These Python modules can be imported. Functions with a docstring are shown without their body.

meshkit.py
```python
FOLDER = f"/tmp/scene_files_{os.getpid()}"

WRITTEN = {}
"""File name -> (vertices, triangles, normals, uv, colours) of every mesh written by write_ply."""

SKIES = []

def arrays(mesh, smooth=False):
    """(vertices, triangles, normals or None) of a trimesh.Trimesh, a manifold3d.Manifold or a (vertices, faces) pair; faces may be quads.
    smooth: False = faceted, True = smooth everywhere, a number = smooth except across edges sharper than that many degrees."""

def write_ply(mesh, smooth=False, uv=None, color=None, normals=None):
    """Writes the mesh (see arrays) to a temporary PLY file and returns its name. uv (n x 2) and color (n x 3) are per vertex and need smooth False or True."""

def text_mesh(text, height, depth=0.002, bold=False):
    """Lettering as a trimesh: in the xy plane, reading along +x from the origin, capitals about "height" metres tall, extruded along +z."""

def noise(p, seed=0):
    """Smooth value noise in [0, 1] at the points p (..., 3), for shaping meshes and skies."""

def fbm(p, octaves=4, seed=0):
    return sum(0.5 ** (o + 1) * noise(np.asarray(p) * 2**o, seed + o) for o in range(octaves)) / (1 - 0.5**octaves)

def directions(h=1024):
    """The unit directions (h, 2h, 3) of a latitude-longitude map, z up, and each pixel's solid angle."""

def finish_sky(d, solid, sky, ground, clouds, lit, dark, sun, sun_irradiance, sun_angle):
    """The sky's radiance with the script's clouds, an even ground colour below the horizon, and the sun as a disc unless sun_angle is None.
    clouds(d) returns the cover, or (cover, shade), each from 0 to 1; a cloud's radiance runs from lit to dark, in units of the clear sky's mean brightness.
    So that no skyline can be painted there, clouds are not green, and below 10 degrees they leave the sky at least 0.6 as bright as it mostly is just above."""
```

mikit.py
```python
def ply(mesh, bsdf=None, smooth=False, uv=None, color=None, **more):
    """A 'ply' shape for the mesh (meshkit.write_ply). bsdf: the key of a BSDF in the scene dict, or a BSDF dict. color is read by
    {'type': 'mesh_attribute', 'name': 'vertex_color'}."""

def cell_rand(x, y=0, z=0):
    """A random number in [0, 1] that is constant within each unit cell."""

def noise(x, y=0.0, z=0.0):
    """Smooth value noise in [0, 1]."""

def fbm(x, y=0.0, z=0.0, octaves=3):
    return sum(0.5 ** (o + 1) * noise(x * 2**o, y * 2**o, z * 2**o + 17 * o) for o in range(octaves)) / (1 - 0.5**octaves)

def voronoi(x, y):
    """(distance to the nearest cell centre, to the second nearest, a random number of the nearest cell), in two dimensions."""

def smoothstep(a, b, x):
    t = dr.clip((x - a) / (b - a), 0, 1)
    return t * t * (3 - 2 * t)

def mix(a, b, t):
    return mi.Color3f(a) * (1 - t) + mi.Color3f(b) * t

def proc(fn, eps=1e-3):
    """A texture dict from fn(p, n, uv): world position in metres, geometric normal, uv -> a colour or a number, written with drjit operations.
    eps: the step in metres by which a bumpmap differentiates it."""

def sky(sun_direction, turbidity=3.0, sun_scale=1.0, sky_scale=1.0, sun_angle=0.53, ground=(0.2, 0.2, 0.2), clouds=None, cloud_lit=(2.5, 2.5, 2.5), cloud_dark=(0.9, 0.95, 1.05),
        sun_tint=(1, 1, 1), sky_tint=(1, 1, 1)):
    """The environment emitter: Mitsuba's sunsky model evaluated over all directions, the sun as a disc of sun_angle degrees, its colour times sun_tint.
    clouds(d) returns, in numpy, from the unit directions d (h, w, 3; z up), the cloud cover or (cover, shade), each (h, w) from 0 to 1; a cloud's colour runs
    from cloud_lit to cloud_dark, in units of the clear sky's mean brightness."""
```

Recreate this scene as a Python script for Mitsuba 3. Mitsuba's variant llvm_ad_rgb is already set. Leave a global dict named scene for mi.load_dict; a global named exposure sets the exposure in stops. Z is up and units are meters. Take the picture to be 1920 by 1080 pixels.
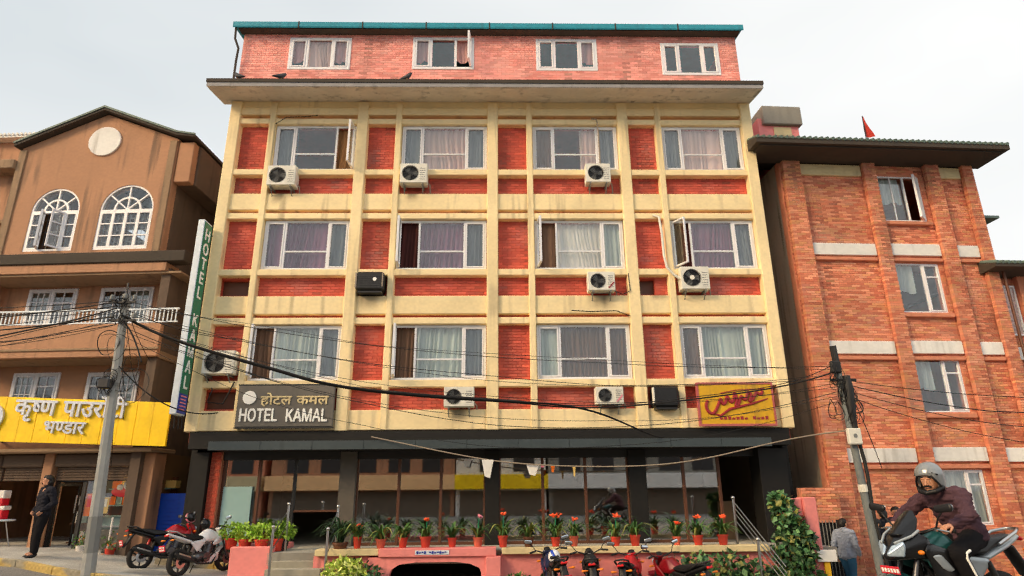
import math, random, numpy as np, trimesh, mitsuba as mi, mikit, meshkit, manifold3d
import drjit as dr
from mikit import noise, fbm, smoothstep, mix, cell_rand
from shapely.geometry import Polygon, box as sbox, Point
from shapely import affinity, union_all
T = mi.ScalarTransform4f
scene, labels = {}, {}

# ---------------------------------------------------------------- camera, sky, exposure
F1920, YAW, PITCH, ROLL = 1200.0, .022, .313, -.009
CAM = np.array([.164, -16.337, 0.])
fw = np.array([math.sin(YAW)*math.cos(PITCH), math.cos(YAW)*math.cos(PITCH), math.sin(PITCH)])
rt = np.array([math.cos(YAW), -math.sin(YAW), 0]); up0 = np.cross(rt, fw)
up = -math.sin(ROLL)*rt + math.cos(ROLL)*up0
scene['camera'] = {'type': 'thinlens', 'fov': math.degrees(2*math.atan(960/F1920)), 'fov_axis': 'x',
    'aperture_radius': .010, 'focus_distance': 9.0, 'near_clip': .1, 'far_clip': 3000.,
    'to_world': T().look_at(origin=CAM.tolist(), target=(CAM+fw).tolist(), up=up.tolist())}

def overcast(d):
    n = meshkit.fbm(d*np.array([2.2, 2.2, 5.0]), 4, 3)
    az = np.clip(.5 - .5*d[..., 0], 0, 1)                 # thinner and brighter towards the east (+x)
    shade = np.clip(.15 + .75*az + .75*(n-.5), 0, 1)
    return np.ones(d.shape[:2]), shade
scene['sky_light'] = mikit.sky((-.72, -.51, .47), turbidity=4, sun_scale=.46, sun_angle=20, clouds=overcast,
    cloud_lit=(2.35, 2.33, 2.28), cloud_dark=(1.36, 1.50, 1.58), sun_tint=(1, .93, .83), ground=(.2, .19, .17))
exposure = 2.4

# ---------------------------------------------------------------- materials
def lin(r, g, b):
    return [((c/255+.055)/1.055)**2.4 if c > 10 else c/255/12.92 for c in (r, g, b)]
def rgb(c): return {'type': 'rgb', 'value': list(c)}
def M(name, col, rough=.6, **k):
    base = rgb(col) if isinstance(col, (list, tuple)) else col
    scene['material_'+name] = {'type': 'twosided', 'bsdf': {'type': 'principled', 'base_color': base, 'roughness': rough, **k}}
STAINS = []     # drip marks below the air conditioners: (x, top z, half width, length)
def plaster(c, amt=.4, dirt=(.17, .13, .09), sc=1., stains=None):
    c = [float(v) for v in c]
    def fn(p, n, uv):
        a = fbm(p.x*1.1*sc, p.y*1.1*sc, p.z*.8*sc, 4)
        f = fbm(p.x*16, p.y*16, p.z*16, 2)
        s = fbm(p.x*6+3, p.y*6, p.z*.4, 3)
        t = amt*smoothstep(.5, .82, s)*smoothstep(.25, .7, a)
        for x, z, w, l in (stains or ()):
            dx, dz = dr.abs(p.x-x + .15*(s-.5)), z-p.z
            t = dr.maximum(t, .92*smoothstep(w, w*.2, dx)*smoothstep(0, .05, dz)*smoothstep(l, l*.2, dz)*(.45+.8*s))
        return mix(mi.Color3f(*c)*(.84+.32*a)*(.93+.14*f), mi.Color3f(*dirt), t)
    return mikit.proc(fn)
STAINS += [(-3.3, 5.16, .38, .6), (2.95, 5.16, .5, .62), (3.1, 2.14, .3, .5), (-.85, 2.1, .3, .5), (-6.0, 8.2, .3, .5), (4.5, 5.2, .35, .3), (-6.9, 2.5, .5, .35), (-2.3, 8.2, .25, .4)]
M('cream_paint', plaster(lin(238, 217, 168), .55, (.20, .16, .10), stains=STAINS), .7)
M('eave_plaster', plaster(lin(214, 204, 190), .7, (.13, .12, .11), 1.6), .8)
M('tan_plaster', plaster(lin(178, 133, 102), .85, (.14, .09, .06), .8), .85)
M('peach_plaster', plaster(lin(246, 196, 140), .3, (.3, .2, .12)), .8)
M('dim_plaster', plaster(lin(150, 124, 98), .6, (.07, .06, .05), .8), .9)
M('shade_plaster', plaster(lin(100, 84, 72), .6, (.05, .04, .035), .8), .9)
M('side_concrete', plaster(lin(176, 160, 140), .8, (.04, .035, .03), .7), .9)
M('white_panel', plaster(lin(226, 224, 218), .7, (.3, .27, .22)), .7)
M('pink_paint', plaster(lin(228, 136, 132), .5, (.2, .09, .08)), .65)
M('beige_stone', plaster(lin(214, 196, 150), .5, (.14, .11, .08), 2), .7)
M('grey_concrete', plaster(lin(140, 137, 128), .5, (.1, .09, .08), 2), .85)
M('step_stone', plaster(lin(150, 146, 132), .5, (.12, .11, .09), 3), .8)
M('yellow_sheet', plaster(lin(252, 210, 14), .3, (.30, .20, .05), 2), .42, specular=.4)
M('brick_colour', {'type': 'mesh_attribute', 'name': 'vertex_color'}, .85)
M('leaf_colour', {'type': 'mesh_attribute', 'name': 'vertex_color'}, .45)
M('cloth_colour', {'type': 'mesh_attribute', 'name': 'vertex_color'}, .95)
M('mortar', plaster(lin(206, 134, 104), .5, (.08, .05, .04), 2), .95)
M('red_mortar', plaster(lin(186, 84, 68), .4, (.1, .04, .03), 2), .95)
M('pink_mortar', plaster(lin(222, 146, 132), .4, (.14, .07, .06), 2), .95)
M('dark_interior', lin(110, 98, 84), .9)
M('shop_wall', lin(120, 92, 60), .9)
M('white_frame', lin(226, 226, 230), .4)
M('teal_metal', plaster(lin(34, 140, 160), .4, (.03, .05, .05), 3), .45)
M('fascia_metal', plaster(lin(66, 76, 80), .4, (.025, .03, .03), 2), .42, specular=.4)
M('dark_metal', lin(38, 38, 40), .45)
M('pier_dark', plaster(lin(30, 29, 28), .3, (.02, .02, .02)), .6, specular=.3)
M('stone_dim', plaster(lin(92, 86, 78), .5, (.05, .05, .045), 2), .7)
M('black', lin(20, 20, 22), .5)
M('black_gloss', plaster(lin(17, 17, 20), .6, (.075, .068, .06), 7), .24)
M('rubber', plaster(lin(32, 31, 31), .8, (.07, .065, .055), 6), .85)
M('roof_dark', plaster(lin(66, 58, 50), .5, (.03, .03, .03), 2), .85)
M('roof_edge', plaster(lin(98, 118, 110), .5, (.05, .05, .05), 2), .6)
M('wood_brown', plaster(lin(96, 58, 38), .3, (.03, .02, .02), 3), .5)
M('steel', lin(196, 196, 196), .25, metallic=1.)
M('grey_steel', lin(120, 124, 126), .4, metallic=.7)
M('ac_white', plaster(lin(222, 220, 208), .25, (.3, .26, .2), 3), .5)
M('ac_grey', lin(120, 122, 120), .6)
M('sign_grey', plaster(lin(100, 96, 90), .6, (.06, .06, .05), 3), .55)
M('sign_green', lin(8, 112, 84), .35)
M('sign_blue', lin(30, 52, 150), .35)
M('sign_pale', plaster(lin(214, 224, 232), .2, (.4, .42, .42)), .4)
M('sign_yellow', plaster(lin(214, 166, 24), .7, (.26, .15, .04), 2.5), .6)
M('sign_red', plaster(lin(150, 36, 44), .5, (.12, .05, .05), 4), .55)
M('faded_red', plaster(lin(178, 92, 92), .4, (.3, .16, .14), 4), .6)
M('letter_white', lin(245, 245, 240), .5)
M('letter_silver', lin(206, 210, 220), .3, metallic=.55)
M('pole_concrete', plaster(lin(150, 152, 150), .5, (.12, .12, .12), 3), .8)
M('pole_steel', plaster(lin(112, 118, 118), .6, (.06, .06, .06), 3), .7)
M('fascia_grey', plaster(lin(148, 146, 146), .7, (.08, .08, .08), 2), .7)
M('cable', lin(26, 25, 26), .6)
M('cable_pale', lin(150, 136, 120), .7)
M('clay_pot', plaster(lin(200, 62, 44), .35, (.2, .06, .05), 4), .6)
M('faded_pot', plaster(lin(206, 98, 76), .5, (.3, .14, .1), 5), .75)
M('soil', lin(52, 40, 30), .95)
M('orange_flower', lin(244, 96, 52), .6)
M('blue_sheet', plaster(lin(18, 74, 190), .2, (.02, .06, .2)), .4)
M('skin', plaster(lin(196, 142, 112), .1, (.3, .15, .1), 6), .55)
M('lips', lin(158, 100, 88), .5)
M('hair', lin(22, 18, 16), .6)
M('jacket_black', plaster(lin(38, 38, 46), .2, (.01, .01, .01), 5), .9, specular=.2)
M('jacket_brown', plaster(lin(80, 58, 66), .5, (.02, .013, .017), 6), .95, specular=.15)
M('trousers_black', plaster(lin(28, 27, 30), .2, (.02, .02, .02), 5), .95, specular=.15)
M('sweater_grey', plaster(lin(150, 160, 178), .2, (.2, .2, .22), 5), .9)
M('jeans', plaster(lin(52, 104, 138), .4, (.03, .07, .1), 6), .85)
M('helmet_silver', plaster(lin(142, 146, 147), .4, (.2, .2, .19), 7), .25, metallic=.35, clearcoat=.6)
M('paint_red', plaster(lin(176, 12, 24), .35, (.1, .03, .03), 6), .25, clearcoat=.8)
M('paint_white', lin(224, 224, 226), .25, clearcoat=.8)
M('paint_silver', plaster(lin(168, 176, 180), .5, (.16, .15, .13), 6), .3, metallic=.4, clearcoat=.6)
M('paint_green', lin(20, 130, 90), .25, clearcoat=.6)
M('paint_tank', lin(26, 84, 84), .25, metallic=.3, clearcoat=.6)
M('paint_maroon', plaster(lin(120, 14, 24), .4, (.06, .03, .03), 6), .28)
M('paint_navy', lin(24, 34, 70), .3, clearcoat=.5)
M('paint_blue', lin(30, 70, 180), .25, clearcoat=.6)
M('plate_red', lin(206, 40, 56), .5)
M('lamp_red', lin(200, 20, 20), .15)
M('lamp_amber', lin(240, 130, 30), .2)
M('lamp_clear', lin(170, 190, 208), .08, clearcoat=1., metallic=.3)
M('mirror', lin(215, 225, 235), .05, metallic=1.)
M('engine_metal', lin(104, 104, 108), .4, metallic=.8)
M('feather', lin(58, 58, 64), .7)
M('flag_red', lin(196, 60, 48), .9)
M('goods_orange', lin(226, 110, 20), .7)
M('goods_teal', lin(120, 150, 150), .6)
M('goods_white', lin(225, 220, 215), .6)
M('goods_red', lin(214, 24, 44), .5)
M('goods_pink', lin(220, 130, 150), .6)
M('goods_yellow', lin(225, 190, 110), .7)
M('frosted_teal', lin(150, 186, 186), .5)
M('asphalt', mikit.proc(lambda p, n, uv: mi.Color3f(.15, .142, .13)*(.7+.6*fbm(p.x*1.1, p.y*1.1, 0., 4))*(.75+.5*noise(p.x*60, p.y*60, 0.))), .9)
M('pavement', mikit.proc(lambda p, n, uv: mix(mi.Color3f(.34, .33, .30)*(.65+.7*fbm(p.x*1.5, p.y*1.5, 0., 4))*(.85+.3*noise(p.x*50, p.y*50, 0.)), mi.Color3f(.09, .085, .08), .6*smoothstep(.55, .75, fbm(p.x*.8+7, p.y*.8, 0., 3)))), .9)
M('kerb', mikit.proc(lambda p, n, uv: mix(mi.Color3f(.3, .27, .2), mi.Color3f(.5, .36, .12), smoothstep(.45, .6, fbm(p.x*2, p.y*2, p.z*3, 3)))*(.7+.5*noise(p.x*20, p.y*20, p.z*20))), .9)
scene['material_window_glass'] = {'type': 'thindielectric', 'int_ior': 1.75, 'specular_transmittance': rgb((.80, .84, .86))}
scene['material_shop_glass'] = {'type': 'thindielectric', 'int_ior': 3.8, 'specular_transmittance': rgb((.70, .68, .62))}

GLYPHS = {"kamal":[[[[462,109],[463,128],[877,128],[879,125],[879,110],[877,108],[858,107],[858,-1],[856,-3],[836,-2],[835,68],[828,67],[820,61],[810,39],[805,39],[790,45],[790,50],[795,61],[791,65],[784,68],[774,68],[767,63],[765,52],[769,41],[783,25],[802,9],[802,7],[790,-5],[786,-5],[782,-2],[756,23],[747,36],[744,44],[744,66],[749,76],[755,82],[765,87],[781,89],[795,86],[809,79],[822,87],[836,89],[834,108],[742,109],[722,107],[722,-1],[720,-3],[700,-2],[699,47],[662,47],[661,36],[659,32],[650,27],[639,30],[627,41],[622,51],[622,60],[627,66],[639,69],[639,107],[560,108],[558,106],[558,79],[576,84],[588,83],[600,77],[608,67],[611,57],[611,39],[606,20],[599,7],[593,5],[578,14],[578,18],[586,30],[589,41],[588,56],[581,63],[570,62],[558,49],[557,-3],[538,-3],[536,-1],[535,27],[527,23],[514,20],[500,21],[487,26],[476,37],[472,47],[471,63],[476,78],[487,89],[498,94],[510,96],[535,94],[536,107]],[[700,106],[662,107],[661,68],[700,68]],[[520,42],[536,54],[536,75],[504,74],[496,68],[493,59],[496,47],[503,42]]],[[[-3,109],[-2,128],[118,128],[116,141],[107,158],[99,162],[89,162],[82,159],[78,160],[73,178],[82,182],[97,183],[110,180],[117,176],[126,166],[132,155],[141,129],[399,128],[401,125],[401,110],[399,108],[380,107],[380,-1],[378,-3],[358,-2],[357,68],[350,67],[342,61],[332,39],[327,39],[312,45],[312,50],[317,61],[313,65],[306,68],[296,68],[289,63],[287,52],[291,41],[305,25],[324,9],[324,7],[312,-5],[308,-5],[304,-2],[278,23],[269,36],[266,44],[266,66],[271,76],[277,82],[287,87],[303,89],[317,86],[331,79],[344,87],[358,89],[356,108],[265,109],[235,107],[235,69],[233,67],[210,67],[199,64],[191,58],[186,46],[188,32],[199,20],[211,17],[230,19],[247,27],[251,27],[257,12],[257,7],[231,-2],[207,-3],[187,3],[172,16],[167,25],[164,38],[166,59],[173,71],[184,80],[199,86],[213,88],[213,107],[163,109],[143,107],[143,-2],[121,-2],[121,107],[93,108],[91,106],[91,77],[38,76],[33,72],[33,67],[37,61],[61,64],[74,62],[84,58],[94,49],[99,37],[99,24],[95,13],[83,2],[70,-3],[66,0],[61,15],[72,20],[77,25],[78,31],[76,37],[72,41],[65,43],[48,43],[40,41],[33,35],[31,30],[31,19],[33,12],[47,-4],[63,-16],[63,-20],[52,-31],[47,-31],[22,-8],[12,7],[9,17],[9,34],[18,51],[12,60],[11,77],[15,86],[26,94],[41,97],[68,97],[69,107]]]],"l1":[[[[435,109],[435,127],[437,129],[808,129],[806,141],[798,155],[790,161],[779,161],[770,158],[763,175],[763,179],[782,184],[795,183],[807,178],[820,163],[827,148],[832,129],[905,129],[902,144],[903,162],[910,174],[916,179],[931,184],[945,184],[953,182],[963,176],[975,160],[985,129],[1006,129],[1009,125],[1009,110],[1007,107],[988,106],[988,-2],[986,-4],[966,-4],[964,-2],[963,107],[927,107],[927,68],[924,66],[896,65],[887,61],[881,55],[878,46],[878,40],[882,28],[887,23],[896,19],[910,18],[924,21],[937,28],[942,28],[949,13],[949,7],[942,3],[922,-3],[898,-4],[882,0],[870,7],[864,13],[856,28],[854,50],[858,64],[869,77],[883,85],[902,88],[902,106],[835,106],[835,-2],[833,-4],[813,-4],[811,-2],[810,106],[785,107],[786,83],[781,70],[769,57],[756,49],[778,26],[798,10],[797,5],[786,-6],[781,-6],[760,12],[735,38],[724,52],[719,64],[719,72],[722,78],[728,82],[744,82],[751,76],[758,81],[762,89],[762,100],[759,107],[703,106],[706,99],[705,82],[700,72],[693,65],[705,50],[709,36],[708,20],[700,6],[689,-1],[678,-4],[664,-4],[647,2],[627,21],[607,60],[607,65],[609,67],[627,72],[640,42],[648,30],[662,19],[672,18],[678,20],[682,24],[684,29],[682,40],[670,56],[657,55],[654,57],[653,76],[656,78],[671,79],[680,86],[682,95],[678,103],[673,107],[591,106],[591,-2],[589,-4],[569,-4],[567,-2],[566,106],[539,106],[539,-1],[537,-4],[517,-4],[515,-2],[514,31],[494,25],[480,26],[469,30],[458,40],[451,59],[451,106],[437,107]],[[954,151],[944,161],[932,161],[928,157],[926,151],[931,129],[961,130]],[[501,49],[514,58],[513,106],[475,107],[477,54],[484,48]]],[[[-4,109],[-4,127],[-2,129],[373,129],[375,127],[375,108],[355,106],[354,-3],[333,-4],[331,-2],[329,107],[312,106],[312,56],[306,39],[298,31],[292,28],[271,25],[263,26],[251,31],[242,40],[236,59],[235,106],[203,105],[224,77],[224,29],[215,26],[200,25],[186,28],[174,36],[168,45],[164,59],[164,106],[95,107],[94,81],[96,80],[111,85],[123,84],[134,79],[143,69],[147,57],[147,39],[142,20],[135,8],[138,5],[140,-10],[136,-14],[128,-15],[121,-18],[118,-23],[118,-30],[125,-35],[137,-35],[150,-29],[154,-29],[157,-32],[161,-43],[161,-49],[142,-57],[120,-57],[108,-52],[97,-39],[95,-32],[95,-18],[100,-7],[110,2],[122,7],[112,14],[112,18],[119,28],[123,41],[123,53],[119,61],[108,62],[101,58],[94,50],[94,-2],[92,-4],[72,-4],[70,-1],[69,25],[49,19],[28,22],[19,27],[12,34],[7,43],[5,52],[7,72],[12,81],[19,88],[37,96],[54,97],[69,95],[70,106],[-2,107]],[[279,48],[285,53],[288,63],[288,106],[261,107],[261,57],[268,48]],[[210,48],[216,50],[216,54],[189,87],[188,62],[191,52],[198,48]],[[41,42],[55,43],[70,53],[70,72],[60,74],[40,73],[31,67],[29,59],[30,52],[34,45]]]],"l2":[[[[5,100],[6,114],[15,126],[29,131],[47,130],[57,125],[67,112],[70,101],[70,69],[102,69],[103,105],[101,107],[78,107],[76,110],[77,128],[488,128],[489,109],[487,107],[470,106],[471,83],[466,70],[454,57],[441,49],[463,26],[482,12],[482,5],[471,-6],[464,-5],[429,28],[409,52],[404,64],[404,72],[407,78],[413,82],[429,82],[437,76],[444,81],[447,89],[447,100],[445,107],[386,106],[386,-2],[384,-4],[364,-4],[362,-2],[361,107],[333,106],[333,77],[330,75],[285,75],[281,73],[281,66],[287,60],[309,63],[320,61],[331,56],[340,47],[344,35],[342,18],[339,12],[330,3],[316,-3],[291,-4],[280,-2],[261,6],[247,16],[236,27],[234,34],[247,45],[251,46],[265,31],[280,22],[296,18],[304,18],[317,22],[320,30],[319,35],[315,39],[297,40],[286,36],[280,36],[270,43],[261,53],[256,68],[258,82],[264,90],[280,97],[308,98],[309,107],[229,106],[229,56],[223,39],[215,31],[209,28],[188,25],[180,26],[168,31],[159,40],[153,59],[153,106],[127,106],[126,-3],[105,-4],[103,-2],[102,46],[71,46],[68,32],[64,28],[58,26],[48,28],[35,39],[30,48],[29,60],[33,66],[47,69],[47,75],[38,74],[20,79],[10,87]],[[196,48],[203,53],[205,63],[205,106],[178,107],[178,57],[185,48]],[[45,98],[43,107],[37,110],[28,109],[28,101],[35,97]]]]}
# ---------------------------------------------------------------- mesh helpers
def cat(ms): return trimesh.util.concatenate([m for m in ms if m is not None])
def bx(x0, x1, y0, y1, z0, z1, b=0.):
    x0, x1 = sorted((x0, x1)); y0, y1 = sorted((y0, y1)); z0, z1 = sorted((z0, z1))
    if b <= 0:
        m = trimesh.creation.box((x1-x0, y1-y0, z1-z0)); m.apply_translation(((x0+x1)/2, (y0+y1)/2, (z0+z1)/2)); return m
    b = min(b, .45*(x1-x0), .45*(y1-y0), .45*(z1-z0)); P = []
    for sx in (0, 1):
        for sy in (0, 1):
            for sz in (0, 1):
                c = [(x0, x1)[sx], (y0, y1)[sy], (z0, z1)[sz]]; ins = [(b, -b)[sx], (b, -b)[sy], (b, -b)[sz]]
                for k in range(3):
                    q = list(c)
                    for j in range(3):
                        if j != k: q[j] += ins[j]
                    P.append(q)
    return trimesh.convex.convex_hull(np.array(P))
def tube(pts, r, n=8, cap=True):
    p = np.asarray(pts, float); r = np.broadcast_to(np.asarray(r, float), (len(p),))
    t = np.gradient(p, axis=0); t /= np.linalg.norm(t, axis=1, keepdims=True)+1e-12
    a = np.zeros_like(p); ref = np.array([0, 0, 1.]) if abs(t[0][2]) < .9 else np.array([1., 0, 0])
    for i in range(len(p)):
        v = ref - t[i]*(ref@t[i]); v /= np.linalg.norm(v)+1e-12; a[i] = v; ref = v
    b = np.cross(t, a); ang = np.arange(n)*2*np.pi/n
    V = (p[:, None] + r[:, None, None]*(np.cos(ang)[None, :, None]*a[:, None] + np.sin(ang)[None, :, None]*b[:, None])).reshape(-1, 3)
    Fc = []
    for i in range(len(p)-1):
        for j in range(n):
            q = (i*n+j, i*n+(j+1) % n, (i+1)*n+(j+1) % n, (i+1)*n+j); Fc += [(q[0], q[1], q[2]), (q[0], q[2], q[3])]
    if cap:
        V = np.vstack([V, p[0], p[-1]]); k = len(V)
        for j in range(n): Fc += [(k-2, (j+1) % n, j), (k-1, (len(p)-1)*n+j, (len(p)-1)*n+(j+1) % n)]
    return trimesh.Trimesh(V, Fc, process=False)
ICO = {k: trimesh.creation.icosphere(k).vertices for k in (1, 2)}
def hull(balls, k=2):
    return trimesh.convex.convex_hull(np.vstack([ICO[k]*np.array(b[3:] if len(b) > 4 else [b[3]]*3) + np.array(b[:3]) for b in balls]))
def ball(x, y, z, rx, ry=None, rz=None, k=2):
    m = trimesh.creation.icosphere(k); m.apply_scale((rx, ry or rx, rz or rx)); m.apply_translation((x, y, z)); return m
def lathe(prof, n=20, axis='z'):
    m = trimesh.creation.revolve(np.array(prof, float), sections=n)
    if axis == 'y': m.apply_transform(trimesh.transformations.rotation_matrix(math.pi/2, (1, 0, 0)))
    return m
def poly_xz(poly, y0, y1):
    """shapely polygon in (x, z) extruded from y0 (front) to y1"""
    out = []
    for g in (poly.geoms if hasattr(poly, 'geoms') else [poly]):
        if g.area < 1e-6: continue
        m = trimesh.creation.extrude_polygon(g, abs(y1-y0), engine='earcut')
        v = m.vertices; m.vertices = np.stack([v[:, 0], max(y0, y1)-v[:, 2], v[:, 1]], -1); out.append(m)
    m = cat(out); m.fix_normals() if False else None
    return m
def rotz(m, deg, at=(0, 0, 0)):
    m.apply_transform(trimesh.transformations.rotation_matrix(math.radians(deg), (0, 0, 1), at)); return m
def rotm(m, deg, ax, at=(0, 0, 0)):
    m.apply_transform(trimesh.transformations.rotation_matrix(math.radians(deg), ax, at)); return m
def mv(m, x, y, z): m.apply_translation((x, y, z)); return m
def text_face(txt, h, w=None, depth=.012, bold=True):
    """lettering standing in the xz plane and facing -y, lower left corner at the origin, optionally fitted to width w"""
    m = meshkit.text_mesh(txt, h, depth, bold); v = m.vertices
    k = (w/(v[:, 0].max()-v[:, 0].min())) if w else 1.
    m.vertices = np.stack([(v[:, 0]-v[:, 0].min())*k, -v[:, 2], v[:, 1]], -1); return m
def outline(name, w, depth, h=None):
    """Devanagari outlines as raised letters in the xz plane facing -y, scaled to width w"""
    ps = union_all([Polygon(p[0], p[1:]).buffer(0) for p in GLYPHS[name]])
    x0, z0, x1, z1 = ps.bounds; s = w/(x1-x0); sz = h/(z1-z0) if h else s
    return poly_xz(affinity.affine_transform(ps, [s, 0, 0, sz, -x0*s, -z0*sz]), -depth, 0)

# ---------------------------------------------------------------- scene bookkeeping
count = {}
def key(k):
    i = count.get(k, 0); count[k] = i+1
    return k if i == 0 else f'{k}_{i:03d}'
class Thing:
    def __init__(s, name, label, category, mat=None, group=None, kind=None):
        s.k = key(name); s.m = mat
        labels[s.k] = {'label': label, 'category': category}
        if group: labels[s.k]['group'] = group
        if kind: labels[s.k]['kind'] = kind
    def part(s, name, mesh, mat, smooth=False, color=None, under=None, label=None, kind=None):
        k = key((under or s.k)+'__'+name)
        put(k, mesh, mat, smooth, color, s.m)
        if label or kind:
            labels[k] = {}
            if label: labels[k]['label'] = label
            if kind: labels[k]['kind'] = kind
        return k
    def node(s, name): return key(s.k+'__'+name)
def put(k, mesh, mat, smooth=False, color=None, m=None):
    scene[k] = mikit.ply(mesh, 'material_'+mat, smooth=smooth, color=color)
    if m is not None: scene[k]['to_world'] = m
def one(name, mesh, mat, label, category, smooth=False, color=None, m=None, group=None, kind=None):
    k = key(name); put(k, mesh, mat, smooth, color, m); labels[k] = {'label': label, 'category': category}
    if group: labels[k]['group'] = group
    if kind: labels[k]['kind'] = kind
    return k
def place(x, y, z, deg=0, sc=1.): return T().translate((x, y, z)).rotate((0, 0, 1), deg).scale(sc)

# ---------------------------------------------------------------- the ground
GX = [-60, -14, -12, -10, -8.5, -7, -4, 0, 8, 14, 60]; GZ = [-.9, -1.08, -1.13, -1.22, -1.40, -1.55, -1.75, -1.92, -2.28, -2.4, -2.8]
def gz(x, y=0.):
    g = np.interp(x, GX, GZ); t = np.clip((-2-np.asarray(y, float))/7, 0, 1); t = t*t*(3-2*t)
    return g*(1-t) + (-1.26)*t
def sheet(xs, ys, dz, fn=gz):
    X, Y = np.meshgrid(xs, ys); Z = fn(X, Y)+dz; n = len(xs); V = np.stack([X, Y, Z], -1).reshape(-1, 3); Fc = []
    for j in range(len(ys)-1):
        for i in range(n-1):
            a = j*n+i; Fc += [(a, a+1, a+n+1), (a, a+n+1, a+n)]
    return trimesh.Trimesh(V, Fc, process=False)
xs = np.r_[-900, -200, -60, np.linspace(-20, 20, 81), 60, 200, 900]
one('road', sheet(xs, np.r_[-900, -100, -40, np.linspace(-24, 30, 55), 100, 900], -.13), 'asphalt', 'dark worn asphalt road sloping past the hotel', 'road', True, kind='structure')
xp = np.linspace(-20, 20, 81)
def yk(x): return np.interp(x, [-13, -10.6, -8.4, 20], [-.9, -1.2, -1.95, -1.95])
pv = sheet(xp, np.r_[0, .01, np.linspace(.04, 1, 23)], 0., lambda X, Y: 0*X); v = pv.vertices; v[:, 1] = yk(v[:, 0])+v[:, 1]*(14-yk(v[:, 0])); v[:, 2] = gz(v[:, 0], v[:, 1])
one('pavement', pv, 'pavement', 'grey concrete pavement in front of the shop', 'pavement', True, kind='structure')
kb = []
kt = Thing('kerb', 'low kerb with faded yellow paint along the pavement edge', 'kerb', kind='structure')
for i in range(40):
    x0, x1 = -20+i*1.0, -19+i*1.0-.012
    m = bx(0, x1-x0, -2.10, -1.952, -.2, .012, .012); m.apply_translation((x0, 0, 0))
    v = m.vertices; v[:, 1] += yk(v[:, 0])+1.95; v[:, 2] += gz(v[:, 0], -1.9); kt.part('kerb_stone', m, 'kerb')
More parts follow.
